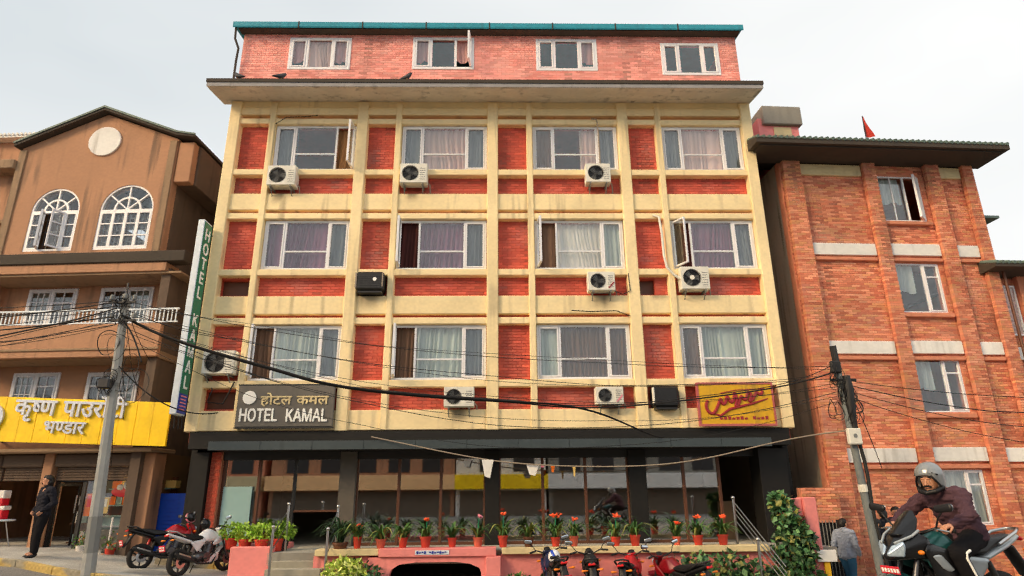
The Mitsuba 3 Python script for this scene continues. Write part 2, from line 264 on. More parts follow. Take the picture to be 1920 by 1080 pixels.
# ---------------------------------------------------------------- builders shared by the buildings
rng = np.random.default_rng(7)
def bricks(rects, yf, cols, L=.235, H=.075, gap=.007, d=.03, jit=.003, holes=(), bond=.5, blots=.56):
    """running-bond bricks as five-faced blocks with a colour each; rects (x0,x1,z0,z1)"""
    B = []
    for x0, x1, z0, z1 in rects:
        nr = max(1, int(round((z1-z0)/(H+gap)))); h = (z1-z0)/nr
        for r in range(nr):
            off = ((r % 2)*bond - .5)*(L+gap); a = x0+off-(L+gap)
            za, zb = z0+r*h+gap/2, z0+(r+1)*h-gap/2
            while a < x1:
                p, q = max(a, x0)+gap/2, min(a+L+gap, x1)-gap/2; a += L+gap
                if q-p < .03: continue
                if any(p < hx1 and q > hx0 and za < hz1 and zb > hz0 for hx0, hx1, hz0, hz1 in holes):
                    # clip to the hole sides
                    done = False
                    for hx0, hx1, hz0, hz1 in holes:
                        if za < hz1-.01 and zb > hz0+.01 and p < hx1 and q > hx0:
                            if p < hx0-.03: B.append((p, hx0, za, zb))
                            if q > hx1+.03: B.append((hx1, q, za, zb))
                            done = True
                    if done: continue
                B.append((p, q, za, zb))
    B = np.array(B); n = len(B); y = yf + rng.uniform(-jit, jit, n)
    e = .004
    V = np.zeros((n, 8, 3))
    for i, (cx, cz) in enumerate(((0, 2), (1, 2), (1, 3), (0, 3))):
        sx, sz = (e if cx == 0 else -e), (e if cz == 2 else -e)
        V[:, i] = np.stack([B[:, cx]+sx, y, B[:, cz]+sz], -1); V[:, 4+i] = np.stack([B[:, cx], y+d, B[:, cz]], -1)
    f = np.array([(0, 1, 2), (0, 2, 3), (0, 4, 5), (0, 5, 1), (1, 5, 6), (1, 6, 2), (2, 6, 7), (2, 7, 3), (3, 7, 4), (3, 4, 0)])
    Fc = (f[None]+(np.arange(n)*8)[:, None, None]).reshape(-1, 3)
    cols = np.array(cols); c = cols[rng.integers(0, len(cols), n)]*rng.uniform(.86, 1.12, (n, 1))
    blot = meshkit.fbm(np.stack([B[:, 0]*.7, y, B[:, 2]*.7], -1), 3, 5); c = c*(1-blots/2+blots*blot)[:, None]
    run = meshkit.fbm(np.stack([B[:, 0]*4.5, y*0, B[:, 2]*.45], -1), 3, 11); patch = meshkit.fbm(np.stack([B[:, 0]*1.3+9, y*0, B[:, 2]*1.3], -1), 3, 17)
    k = np.clip((run-.56)/.2, 0, 1)[:, None]*.42; c = c*(1-k)+np.array([.10, .06, .045])*k; k = np.clip((patch-.6)/.15, 0, 1)[:, None]*.22; c = c*(1-k)+(c*.5+.25)*k
    return trimesh.Trimesh(V.reshape(-1, 3), Fc, process=False), np.repeat(np.clip(c, 0, 1), 8, 0)

def curtain(x0, x1, z0, z1, y, folds=None, col=(.6, .5, .45), amp=.035, seed=0):
    r = np.random.default_rng(seed); w = x1-x0; n = max(12, int(w*34)); folds = folds or w*9
    X = np.linspace(x0, x1, n); fr_ = np.interp(np.arange(n), np.linspace(0, n, 7), r.uniform(.35, 1.8, 7)); ph = np.cumsum(fr_*r.uniform(.6, 1.4, n)); ph *= folds*2*np.pi/ph[-1]
    rows = 7; V, C = [], []; am = amp*np.interp(np.arange(n), np.linspace(0, n, 6), r.uniform(.35, 1.7, 6)); gather_ = r.uniform(-.16, .16)*w; hem = .04*np.sin(np.linspace(0, 9, n)+r.uniform(0, 6)); ton = np.interp(np.arange(n), np.linspace(0, n, 9), r.uniform(.82, 1.14, 9))
    for k in range(rows):
        u = k/(rows-1); z = z0+(z1-z0)*u; sh = gather_*math.sin(math.pi*(1-u)*.6)*(1-u); V += [(x+sh*math.sin(math.pi*(x-x0)/w), y+a*(1.25-.6*u)*math.sin(p+.5*(1-u)*math.sin(p*.23)), z+h_*(1-u)) for x, p, a, h_ in zip(X, ph, am, hem)]
        C += [np.array(col)*t_*(1+.10*math.cos(p*.5+1)) for p, t_ in zip(ph, ton)]
    Fc = []
    for k in range(rows-1):
        for i in range(n-1): a = k*n+i; Fc += [(a, a+1, a+n+1), (a, a+n+1, a+n)]
    return trimesh.Trimesh(np.array(V), Fc, process=False), np.clip(np.array(C), 0, 1)

wseed = [0]
def window(t, x0, x1, z0, z1, y, lights, fr=.06, mat='white_frame', glass='window_glass', dep=.07, under=None, name='window', cy=.16):
    """a window of several lights side by side as a part of t. lights: dicts w (share), sash (its own border), tr (transom heights as shares),
    bars (columns, rows), cur (curtain colour), cut (curtain's share of the width, from the right if negative), open (+-degrees)"""
    k = t.node(name); ms = []
    f = fr
    ms += [bx(x0, x0+f, y, y+dep, z0, z1, .008), bx(x1-f, x1, y, y+dep, z0, z1, .008), bx(x0+f, x1-f, y+.002, y+dep, z0, z0+f, .008), bx(x0+f, x1-f, y+.002, y+dep, z1-f, z1, .008)]
    tot = sum(l['w'] for l in lights); a = x0+f; W = x1-x0-2*f
    edges = [a+W*sum(l['w'] for l in lights[:i])/tot for i in range(len(lights)+1)]
    for i in range(1, len(lights)): ms.append(bx(edges[i]-f*.45, edges[i]+f*.45, y+.003, y+dep, z0+f, z1-f, .008))
    panes, sashes, curts = [], [], []
    for i, l in enumerate(lights):
        wseed[0] += 1
        p, q = edges[i]+(f*.45 if i else 0), edges[i+1]-(f*.45 if i < len(lights)-1 else 0); b, tt = z0+f, z1-f
        s = l.get('sash', 0.); loc = []
        if l.get('cur') is not None:
            c0, c1 = p-.05, q+.05; cut = l.get('cut', 1.)
            if cut >= 0: c1 = c0+(c1-c0)*cut
            else: c0 = c1+(c1-c0)*cut
            cz = b-.03+(tt-b)*l.get('cz', 0)
            curts.append(curtain(c0, c1, cz, tt+.03, y+cy, None, l['cur'], seed=wseed[0]))
        if s:
            loc += [bx(p+.004, p+s, y-.012, y+dep*.7, b+.004, tt-.004, .006), bx(q-s, q-.004, y-.012, y+dep*.7, b+.004, tt-.004, .006), bx(p+s, q-s, y-.010, y+dep*.7, b+.004, b+s, .006), bx(p+s, q-s, y-.010, y+dep*.7, tt-s, tt-.004, .006)]
        for h in l.get('tr', ()):
            zz = b+(tt-b)*h; loc.append(bx(p+s, q-s, y+.006, y+dep*.8, zz-.022, zz+.022, .006))
        nc, nr = l.get('bars', (1, 1))
        for j in range(1, nc): xx = p+s+(q-p-2*s)*j/nc; loc.append(bx(xx-.011, xx+.011, y+.008, y+.04, b+s, tt-s))
        for j in range(1, nr): zz = b+s+(tt-b-2*s)*j/nr; loc.append(bx(p+s, q-s, y+.010, y+.038, zz-.011, zz+.011))
        hs = sorted([b+s]+[b+(tt-b)*h for h in l.get('tr', ())]+[tt-s])
        gl = [bx(p+s-.004, q-s+.004, y+.030, y+.0301, ha, hb) for ha, hb in zip(hs[:-1], hs[1:])]
        gl = [trimesh.Trimesh([(p+s-.004, y+.03, ha), (q-s+.004, y+.03, ha), (q-s+.004, y+.03, hb), (p+s-.004, y+.03, hb)], [(0, 1, 2), (0, 2, 3)], process=False) for ha, hb in zip(hs[:-1], hs[1:])]
        ang = l.get('open', 0)
        if ang:
            at = (p, y, 0) if ang < 0 else (q, y, 0)
            for m in loc+gl: rotz(m, ang, at)
        if s or ang: sashes.append(cat(loc))
        elif loc: ms += loc
        panes += gl
    t.part('frame', cat(ms), mat, under=k)
    for m in sashes: t.part('sash', m, mat, under=k)
    for m in panes: t.part('pane', m, glass, under=k)
    for m, c in curts: t.part('curtain', m, 'cloth_colour', True, c, under=k)
    return k

# ---------------------------------------------------------------- the hotel
H = Thing('hotel_building', 'five storey hotel with cream columns, red brick panels and a pink brick top floor', 'building')
COLX = [-7.5, -3.79, 0., 3.82, 7.5]; THX = [-6.41, -2.74, 1.07, 4.87]; FL = 3.02
RED = [lin(200, 94, 77), lin(196, 90, 74), lin(204, 99, 81), lin(192, 87, 73)]
PINK = [lin(236, 164, 152), lin(232, 157, 145), lin(240, 171, 158), lin(226, 148, 137)]
wins, redrects, niches = [], [], [(-7.35, -6.49, 5.17, 5.62), (3.98, 4.45, 5.17, 5.62), (-7.35, -6.49, 2.14, 2.60)]
for k in range(3):
    for i in range(4):
        wins.append((k, i, THX[i]+.10, COLX[i+1]-.17, 2.85+FL*k, 4.31+FL*k))
wall = sbox(-7.62, 1.3, 7.62, 11.7)
for k, i, x0, x1, z0, z1 in wins: wall = wall.difference(sbox(x0+.03, z0+.03, x1-.03, z1-.03))
for n in niches: wall = wall.difference(sbox(n[0], n[2], n[1], n[3]))
H.part('wall', cat([poly_xz(wall, .27, .45), bx(-7.62, 7.62, 10.003, 10.2, -1.2, 11.7),
    bx(-7.45, 7.45, .455, 10, 11.5, 11.68), bx(-7.45, 7.45, .6, 10, 1.36, 1.6), bx(-7.45, 7.45, .46, 10, 4.72, 4.86), bx(-7.45, 7.45, .46, 10, 7.74, 7.88)] +
    [bx(x-.06, x+.06, .46, 10, 1.6, 11.5) for x in (-3.79, 0, 3.82)]), 'red_mortar')
H.part('side_wall', bx(-7.62, -7.45, .453, 10, 1.2, 11.7), 'side_concrete'); H.part('side_wall', bx(7.45, 7.62, .453, 10, 1.2, 11.7), 'side_concrete'); H.part('base_wall', bx(-7.61, -7.46, .5, 10, -2.2, 1.197), 'pier_dark'); H.part('base_wall', bx(7.46, 7.61, .5, 10, -2.4, 1.197), 'pier_dark')
for n in niches: H.part('niche', cat([bx(n[0]-.03, n[1]+.03, .452, .50, n[2]-.03, n[3]+.03)]), 'wood_brown')
for k in range(3):
    z = FL*k
    for i in range(4):
        redrects += [(COLX[i]+.16, THX[i]-.085, 2.86+z, 4.31+z), (COLX[i]+.16, THX[i]-.085, 2.09+z, 2.64+z), (THX[i]+.085, COLX[i+1]-.16, 2.09+z, 2.64+z),
                     (COLX[i]+.16, THX[i]-.085, 4.50+z, 4.60+z), (THX[i]+.085, COLX[i+1]-.16, 4.50+z, 4.60+z)]
m, c = bricks(redrects, .257, RED, holes=niches)
H.part('brickwork', m, 'brick_colour', color=c, kind='stuff', label='red painted brick panels between the cream columns')
for k in range(3):
    z = FL*k
    a, b = -7.6, 7.6
    H.part('sill_beam', bx(a, b, .035, .30, 2.65+z, 2.83+z, .015), 'cream_paint')
    H.part('head_beam', bx(a, b, .06, .30, 4.32+z, 4.50+z, .015), 'cream_paint')
    H.part('spandrel_band', bx(a, b, .075, .30, 1.58+z, 2.08+z, .015), 'cream_paint')
H.part('head_beam', bx(-7.6, 7.6, .05, .30, 10.66, 10.9, .015), 'cream_paint')
H.part('head_beam', bx(-7.6, 7.6, .09, .30, 10.92, 11.14, .01), 'cream_paint')
for i, x in enumerate(COLX): H.part('column', bx(x-.155, x+.155, 0., .31, 1.56, 11.08, .02), 'cream_paint')
for x in THX: H.part('slim_column', bx(x-.085, x+.085, .02, .31, 1.575, 11.08, .015), 'cream_paint')
PK, WH, PU, DK, BR, GY, GN = lin(226, 196, 186), lin(232, 226, 214), lin(132, 84, 110), lin(70, 30, 28), lin(120, 92, 74), lin(120, 128, 130), lin(196, 206, 196)
S = .045
def three(l, c, r, ol=0, orr=0, cut=1., tr=.36):
    return [dict(w=.92, sash=S, cur=l, open=ol), dict(w=2.1, cur=c, tr=(tr,), cut=cut), dict(w=.92, sash=S, cur=r, open=orr)]
spec = {(2, 0): three(GY, None, lin(150, 110, 70), 0, 86), (2, 1): three(GY, PK, GY), (2, 2): three(BR, PK, GY, cut=-.38), (2, 3): three(GY, PK, GY),
        (1, 0): three(PU, PU, GY), (1, 1): three(DK, PU, GY, -88), (1, 2): three(BR, WH, GN, -84), (1, 3): three(DK, PU, GY, -62),
        (0, 0): three(BR, GN, GY, -80), (0, 1): three(BR, GN, GY, -84), (0, 2): three(GN, BR, BR), (0, 3): three(BR, GN, GN)}
for k, i, x0, x1, z0, z1 in wins: window(H, x0, x1, z0, z1, .17, spec[(k, i)])
# the upper eave
prof = Polygon([(-.86, 10.98), (-.86, 11.13), (-.80, 11.21), (.3, 11.42), (.3, 11.16), (-.70, 10.99)])
def along_x(pr, x0, x1):
    m = trimesh.creation.extrude_polygon(pr, x1-x0, engine='earcut'); v = m.vertices
    m.vertices = np.stack([x0+v[:, 2], v[:, 0], v[:, 1]], -1); m.faces = m.faces[:, ::1]; return m
H.part('eave_slab', along_x(prof, -8.0, 7.72), 'eave_plaster'); H.part('eave_fascia', bx(-8.005, 7.725, -.876, -.8625, 10.975, 11.098), 'fascia_grey')
H.part('eave_gutter', along_x(Polygon([(-.90, 11.1), (-.90, 11.21), (-.82, 11.23), (-.78, 11.225), (-.83, 11.14), (-.863, 11.1)]), -8.02, 7.74), 'roof_dark')
# the pink top floor
tops = [(-6.28, -4.38, 12.42, 13.58), (-2.48, -.58, 12.45, 13.62), (1.34, 3.24, 12.42, 13.58), (5.24, 7.06, 12.28, 13.46)]
pw = sbox(-7.72, 11.35, 7.64, 13.84)
for x0, x1, z0, z1 in tops: pw = pw.difference(sbox(x0+.03, z0+.03, x1-.03, z1-.03))
H.part('upper_wall', cat([poly_xz(pw, .335, .5), bx(-7.72, -7.5, .503, 10, 11.35, 13.84), bx(7.42, 7.64, .503, 10, 11.35, 13.84), bx(-7.5, 7.42, 9.8, 10, 11.6, 13.7)]), 'pink_mortar')
m, c = bricks([(-7.72, 7.64, 11.36, 13.74)], .324, PINK, holes=tops)
H.part('upper_brickwork', m, 'brick_colour', color=c, kind='stuff', label='pink painted brick of the top floor')
TP = lin(206, 160, 156)
ts = [[(TP, 1.), (PK, 1.), (TP, 1.), 0, 0], [(TP, 1.), None, (TP, 1.), 0, 84], [None, None, (TP, 1.), 0, 0], [None, None, None, 0, 0]]
for (x0, x1, z0, z1), q in zip(tops, ts):
    L = [dict(w=1, sash=.05, cur=q[0] and q[0][0], cz=.3), dict(w=1.55, cur=q[1] and q[1][0]), dict(w=1, sash=.05, cur=q[2] and q[2][0], cz=.3, open=q[4])]
    window(H, x0, x1, z0, z1, .30, L, fr=.085)
rp = Polygon([(.0, 13.70), (-.02, 13.74), (-.02, 13.90), (.03, 13.94), (3.5, 14.4), (10.2, 14.1), (10.2, 13.9), (3.5, 14.25), (.10, 13.80)])
rf = H.part('roof', along_x(rp, -7.95, 7.8), 'teal_metal')
H.part('roof_soffit', bx(-7.8, 7.7, .05, .33, 13.70, 13.76), 'roof_dark')
for x in np.linspace(-7.9, 7.7, 9)[1:-1]: H.part('gutter_joint', bx(x-.018, x+.018, -.032, .03, 13.69, 13.915), 'roof_dark')
H.part('drainpipe', tube([(-7.88, .06, 13.75), (-7.87, .08, 13.35), (-7.76, .15, 13.05), (-7.80, .2, 12.6), (-7.79, .2, 11.5)], .035), 'roof_dark', True)
for z in (2.3, 5.3): pass
# canopy over the ground floor
for i in range(11):
    x0 = -6.78+i*1.235; x1 = x0+1.225
    m = along_x(Polygon([(-.50, 1.08), (-.50, 1.285), (.02, 1.30), (.02, 1.26), (-.46, 1.25), (-.46, 1.08)]), x0, min(x1, 6.83))
    H.part('canopy_panel', m, 'fascia_metal')
H.part('canopy_soffit', bx(-6.76, 6.81, -.44, .9, 1.10, 1.14), 'dark_metal')
H.part('canopy_core', bx(-7.5, 7.5, .03, .44, 1.15, 1.555), 'pier_dark')
# ground floor front
FZ, GT = -1.15, .90
H.part('lintel', bx(-7.3, 7.3, .52, .75, GT+.003, 1.098), 'dark_metal')
H.part('terrace_floor', cat([bx(-4.85, 7.6, -1.3, .3, FZ-.25, FZ), bx(-7.6, 7.6, .302, 10, FZ-.25, FZ-.001)]), 'grey_concrete')
H.part('plinth', bx(-7.45, -4.86, .32, .5, -2.0, FZ-.252), 'pier_dark'); H.part('plinth', bx(-7.46, -4.87, .29, .315, FZ-.26, FZ-.003), 'pier_dark')
H.part('interior_wall', cat([bx(-7.5, 7.5, 7, 7.1, FZ, 1.36), bx(-7.5, -7.35, .8, 7, FZ, 1.36), bx(7.35, 7.5, .8, 7, FZ, 1.36), bx(-7.5, 7.5, .8, 7, 1.25, 1.355)]), 'dark_interior')
m, c = bricks([(-7.06, -6.80, FZ, 1.09)], .42, [lin(190, 80, 58)]*2)
H.part('end_pier', cat([bx(-7.06, -6.80, .44, .9, FZ, 1.09)]), 'mortar'); H.part('pier_brickwork', m, 'brick_colour', color=c, kind='stuff')
H.part('dark_pier', bx(-7.45, -7.07, .3, .9, FZ, 1.09, .01), 'pier_dark')
H.part('stone_pier', bx(-3.83, -3.42, .42, .9, FZ, 1.09, .01), 'stone_dim')
H.part('dark_pier', bx(-.19, .17, .38, .9, FZ, 1.09, .01), 'pier_dark')
H.part('dark_pier', bx(3.45, 3.88, .40, .9, FZ, 1.09, .01), 'pier_dark')
H.part('dark_pier', bx(6.72, 7.42, .25, .9, FZ-.2, 1.09, .01), 'pier_dark')
spans = [(-6.76, -5.88), (-5.88, -4.98), (-4.98, -3.83), (-3.42, -2.36), (-2.36, -1.30), (-1.30, -.19), (.17, 1.27), (1.27, 2.36), (2.36, 3.45), (3.88, 4.87), (4.87, 5.78)]
for i, (a, b) in enumerate(spans):
    lo = FZ+.06 if i != 2 else -.32
    m = trimesh.Trimesh([(a, .62, lo), (b, .62, lo), (b, .62, GT), (a, .62, GT)], [(0, 1, 2), (0, 2, 3)], process=False)
    H.part('shop_pane', m, 'shop_glass')
    if i != 2: H.part('pane_rail', bx(a, b, .585, .66, FZ, FZ+.07, .005), 'wood_brown')
    for x in ({a, b} if i in (0, 3, 6, 9) else {b}):
        H.part('mullion', bx(x-.035, x+.035, .57, .68, FZ, GT, .006), 'wood_brown' if i != 1 else 'dark_metal')
H.part('door_rail', bx(-4.945, -3.83, .58, .67, -.36, -.31, .005), 'wood_brown')
H.part('side_door', bx(6.0, 6.4, 1.6, 1.65, FZ, -.2, .01), 'dim_plaster')
H.part('poster_panel', bx(-6.72, -6.0, .54, .566, FZ+.02, .26, .005), 'frosted_teal', label='pale teal sheet standing in the lower left window')
# ---------------------------------------------------------------- the tan shop building on the left (own frame: x right along the front, y into the building)
LM = T().translate((-9.57, 1.04, 0)).rotate((0, 0, 1), -4)
B = Thing('shop_building', 'tan gabled building with two arched windows above a shop', 'building', LM)
def arch(cx, r, z0, zs, n=24):
    return Polygon([(cx-r, z0), (cx+r, z0)]+[(cx+r*math.cos(a), zs+r*math.sin(a)) for a in np.linspace(0, math.pi, n)])
AW = [(-3.42, .76, 6.86, 8.13), (-1.24, .83, 6.86, 8.11)]
gab = Polygon([(-4.95, 6.2), (0, 6.2), (0, 10.42), (-2.4, 11.38), (-4.9, 10.28)])
for cx, r, z0, zs in AW: gab = gab.difference(arch(cx, r-.02, z0, zs))
B.part('gable_wall', poly_xz(gab, 0, .28), 'tan_plaster')
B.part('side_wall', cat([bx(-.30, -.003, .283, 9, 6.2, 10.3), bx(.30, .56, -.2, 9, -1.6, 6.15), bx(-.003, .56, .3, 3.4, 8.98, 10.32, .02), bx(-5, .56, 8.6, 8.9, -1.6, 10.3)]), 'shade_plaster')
B.part('attic_box', bx(.02, .50, .02, .298, 8.98, 10.32, .02), 'tan_plaster')
def slab(pts, y0, y1): return poly_xz(Polygon(pts), y0, y1)
rk = B.part('roof', cat([slab([(-5.02, 10.25), (-2.4, 11.42), (.02, 10.45), (.60, 10.36), (.60, 10.45), (.04, 10.56), (-2.4, 11.54), (-5.02, 10.37)], -.22, 9)]), 'roof_dark')
B.part('roof_edge', slab([(-5.04, 10.34), (-2.4, 11.50), (.02, 10.53), (.62, 10.42), (.62, 10.47), (.04, 10.585), (-2.4, 11.565), (-5.04, 10.40)], -.25, -.205), 'roof_edge')
B.part('corner_strip', bx(-.24, -.02, -.05, -.002, 6.62, 10.36, .01), 'dim_plaster'); B.part('corner_strip', bx(-4.95, -4.72, -.05, -.002, 6.62, 10.2, .01), 'dim_plaster')
el = Point(0, 0).buffer(1, 32); el = affinity.translate(affinity.scale(el, .50, .49), -2.32, 10.42)
B.part('round_ornament', poly_xz(el, -.05, .02), 'white_panel', label='round cream plaque under the gable')
for ia, (cx, r, z0, zs) in enumerate(AW):
    k = B.node('arched_window'); ring = arch(cx, r, z0, zs).difference(arch(cx, r-.07, z0+.07, zs)); F = [poly_xz(ring, .02, .12)]
    F += [bx(cx-r+.07, cx+r-.07, .02, .12, zs-.05, zs+.02)]
    rr = Point(cx, zs+.02).buffer(r*.50, 24).difference(Point(cx, zs+.02).buffer(r*.50-.055, 24)).intersection(sbox(cx-9, zs+.02, cx+9, 99))
    F.append(poly_xz(rr, .03, .11))
    for a in (40, 90, 140):
        c, s = math.cos(math.radians(a)), math.sin(math.radians(a)); q = .02
        F.append(poly_xz(Polygon([(cx-s*q, zs+.02+c*q), (cx+s*q, zs+.02-c*q), (cx+c*(r-.04)+s*q, zs+.02+s*(r-.04)-c*q), (cx+c*(r-.04)-s*q, zs+.02+s*(r-.04)+c*q)]), .034, .106))
    B.part('frame', cat(F), 'white_frame', under=k)
    P = arch(cx, r-.06, zs-.01, zs); B.part('pane', poly_xz(P, .07, .071), 'window_glass', under=k)
    w = (2*r-.14)/4
    for j in range(4):
        p = cx-r+.07+j*w; q = p+w; b, t_ = z0+.07, zs-.05; ms = [bx(p, p+.045, .015, .07, b, t_), bx(q-.045, q, .015, .07, b, t_), bx(p+.045, q-.045, .016, .07, b, b+.05), bx(p+.045, q-.045, .016, .07, t_-.05, t_)]
        for h in (1/3, 2/3): zz = b+(t_-b)*h; ms.append(bx(p+.04, q-.04, .02, .06, zz-.017, zz+.017))
        g = trimesh.Trimesh([(p, .05, b), (q, .05, b), (q, .05, t_), (p, .05, t_)], [(0, 1, 2), (0, 2, 3)], process=False)
        gr = cat([bx(p+w*h-.005, p+w*h+.005, .09, .10, b, t_) for h in (.33, .66)]+[bx(p, q, .102, .112, b+(t_-b)*h-.005, b+(t_-b)*h+.005) for h in (.17, .5, .83)])
        if ia == 0 and j in (1, 2):
            at, an = ((p, .015, 0), -62) if j == 1 else ((q, .015, 0), 58)
            for mm in ms+[g]: rotz(mm, an, at)
        B.part('sash', cat(ms), 'white_frame', under=k); B.part('pane', g, 'window_glass', under=k); B.part('grille', gr, 'grey_steel', under=k)
B.part('eave_board', cat([bx(-5.2, 1.0, -.42, .0, 6.30, 6.62, .02)]), 'roof_dark')
B.part('eave_fascia', bx(-5.2, .48, -.36, .3, 6.04, 6.298, .01), 'tan_plaster')
B.part('floor_slab', cat([bx(-5.2, .9, -.30, .7, 5.98, 6.038), bx(-5.2, .2, .3, 8.6, 6.0, 6.19)]), 'dim_plaster')
# second and first floor
W2 = [(-4.22, -2.72, 4.55, 5.92), (-2.02, -.42, 4.55, 5.92)]; W1 = [(-4.10, -2.72, 2.2, 3.42), (-1.92, -.42, 2.2, 3.40)]
w2 = sbox(-5.2, 1.2, .30, 6.0)
for x0, x1, z0, z1 in W2+W1: w2 = w2.difference(sbox(x0+.03, z0+.03, x1-.03, z1-.03))
B.part('front_wall', poly_xz(w2, .70, .95), 'tan_plaster')
gn, dk = lin(150, 158, 150), lin(60, 50, 44)
for (x0, x1, z0, z1), fl in zip(W2+W1, (0, 1, 0, 1)):
    a = dict(w=1, sash=.05, cur=gn, bars=(3, 4)) ; b = dict(w=1.05, sash=.05, tr=(.70,), bars=(2, 1), cur=None if fl == 0 else dk)
    window(B, x0, x1, z0, z1, .66, [a, b] if fl == 0 else [b, a], fr=.07)
B.part('balcony_wall', bx(-5.2, .62, -.35, -.20, 3.62, 4.53, .015), 'tan_plaster')
B.part('balcony_moulding', bx(-5.2, .66, -.39, -.352, 3.80, 3.86, .008), 'dim_plaster')
B.part('balcony_floor', bx(-5.2, .60, -.198, .70, 3.60, 3.80), 'dim_plaster')
rl = B.part('balcony_railing', cat([bx(-5.2, 1.02, -.30, -.25, 4.92, 4.97, .01), bx(-5.2, 1.02, -.295, -.255, 4.56, 4.60, .008)]), 'sign_pale')
for x in np.arange(-5.15, 1.0, .115): B.part('baluster', bx(x-.014, x+.014, -.287, -.263, 4.598, 4.922), 'sign_pale', under=rl)
B.part('awning', cat([bx(-5.2, .9, -.5, .7, 1.12, 1.24, .02), bx(-5.2, .6, .2, .72, 1.25, 3.6)]) if False else bx(-5.2, .95, -.45, .7, 1.14, 1.24, .02), 'dim_plaster')
for x0, x1 in ((-5.2, -3.3), (-3.28, -2.16), (-1.86, .52)):
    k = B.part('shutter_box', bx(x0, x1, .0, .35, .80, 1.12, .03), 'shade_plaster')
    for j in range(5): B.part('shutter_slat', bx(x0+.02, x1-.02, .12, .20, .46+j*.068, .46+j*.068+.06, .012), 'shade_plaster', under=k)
for x0, x1 in ((-2.14, -1.88), (.52, .84)): B.part('shop_pier', bx(x0, x1, -.02, .5, -1.45, 1.13, .015), 'tan_plaster')
B.part('shop_interior', cat([bx(-5.3, .9, 3.8, 3.9, -1.5, 1.14), bx(-5.3, -5.2, .4, 3.8, -1.5, 1.14), bx(.60, .7, .5, 3.8, -1.5, 1.14), bx(-5.2, .6, .4, 3.8, 1.05, 1.12)]), 'shop_wall')
B.part('shop_floor', bx(-5.3, .9, .12, 3.9, -1.6, -1.29), 'step_stone')
def pane(x0, x1, y, z0, z1): return trimesh.Trimesh([(x0, y, z0), (x1, y, z0), (x1, y, z1), (x0, y, z1)], [(0, 1, 2), (0, 2, 3)], process=False)
B.part('shop_pane', pane(-1.02, .52, .22, -1.24, .46), 'window_glass')
B.part('shop_frame', cat([bx(-1.06, -1.02, .19, .26, -1.28, .5), bx(-1.02, .52, .19, .26, -1.28, -1.22), bx(-1.02, .52, .19, .26, .44, .50)]), 'dark_metal')
dr_ = B.node('shop_door')
B.part('frame', cat([bx(-1.86, -1.80, .20, .30, -1.28, .80), bx(-1.12, -1.06, .20, .30, -1.28, .80), bx(-1.80, -1.12, .20, .30, .42, .48)]), 'black', under=dr_)
B.part('leaf', rotz(cat([bx(-1.79, -1.74, .26, .29, -1.26, .40), bx(-1.18, -1.13, .26, .29, -1.26, .40), bx(-1.74, -1.18, .26, .29, -1.26, -1.18), bx(-1.74, -1.18, .26, .29, .33, .40)]), 78, (-1.79, .26, 0)), 'black', under=dr_); B.part('handle', tube([(-1.62, .75, -.35), (-1.62, .75, .1)], .015), 'steel', under=dr_)
def lp(x, y, z, deg=0, sc=1.): return LM @ place(x, y, z, deg, sc)
def thing1(name, label, category, parts, m=None, group=None):
    t = Thing(name, label, category, m, group)
    for nm, me, ma, *sm in parts: t.part(nm, me, ma, *(sm or [False]))
    return t
# things in the shop
for j, (x, z, lab) in enumerate(((-1.46, -.95, 'shelf unit behind the open shop door'), (.0, -.1, 'shelf of orange boxes behind the right shop window'))):
    t = Thing('display_shelf', 'dark '+lab, 'shelf', LM)
    w = .55 if j == 0 else .85; y = 1.2 if j == 0 else .85; zb = -1.28
    t.part('board', bx(x-w, x+w, y+.32, y+.36, zb, .55), 'wood_brown')
    for zz in (-1.1, -.62, -.16, .26): t.part('shelf_board', bx(x-w, x+w, y, y+.319, zz-.03, zz), 'wood_brown' if j == 0 else 'goods_teal')
r2 = np.random.default_rng(3)
ORD = ['first', 'second', 'third', 'fourth', 'fifth', 'sixth', 'seventh', 'eighth', 'ninth', 'tenth', 'eleventh', 'twelfth', 'thirteenth', 'fourteenth', 'fifteenth']
CN = ['orange', 'orange', 'yellow', 'orange', 'teal']
gm = ['goods_orange', 'goods_orange', 'goods_yellow', 'goods_orange', 'goods_teal']
for zz in (-.159, .261):
    x = -.78; ci = 0
    while x < .72:
        w = r2.uniform(.14, .32); h = r2.uniform(.18, .34); gi = int(r2.integers(5)); mm = gm[gi]; ci += 1
        one('carton', bx(x, x+w, .87, .87+r2.uniform(.16, .25), zz, zz+h, .008), mm, f'{CN[gi]} carton, {ORD[ci-1]} from the left on the {"upper" if zz > 0 else "lower"} shelf behind the right shop window', 'carton', m=LM, group='cartons on the shop shelf'); x += w+.02
for li, zz in enumerate((-1.1, -.62, -.16)):
    x = -1.95; ci = 0
    while x < -1.05:
        w = r2.uniform(.1, .22); h = r2.uniform(.1, .3); ci += 1; gi = int(r2.integers(3))
        one('packet', bx(x, x+w, 1.25, 1.4, zz, zz+h, .008), ['goods_white', 'goods_teal', 'dim_plaster'][gi], f'{["white", "teal", "brown"][gi]} packet, {ORD[ci-1]} from the left on the {["bottom", "middle", "top"][li]} shelf inside the shop door', 'packet', m=LM, group='packets on the shelf inside the door'); x += w+r2.uniform(.02, .12)
ov = affinity.scale(Point(0, 0).buffer(1, 24), .44, .14)
thing1('hanging_sign', 'red oval board with a white mound on top hung inside the right shop window', 'sign', [('board', mv(poly_xz(ov, 0, .05), .02, .34, .17), 'goods_red'), ('top', cat([mv(ball(0, 0, 0, .19, .05, .16), .06, .36, .34), mv(ball(0, 0, 0, .10, .05, .08), .31, .36, .28), mv(ball(0, 0, 0, .10, .05, .08), -.20, .36, .28)]), 'goods_white', True), ('cord', tube([(.02, .37, .28), (.02, .37, 1.05)], .006), 'cable')], LM)
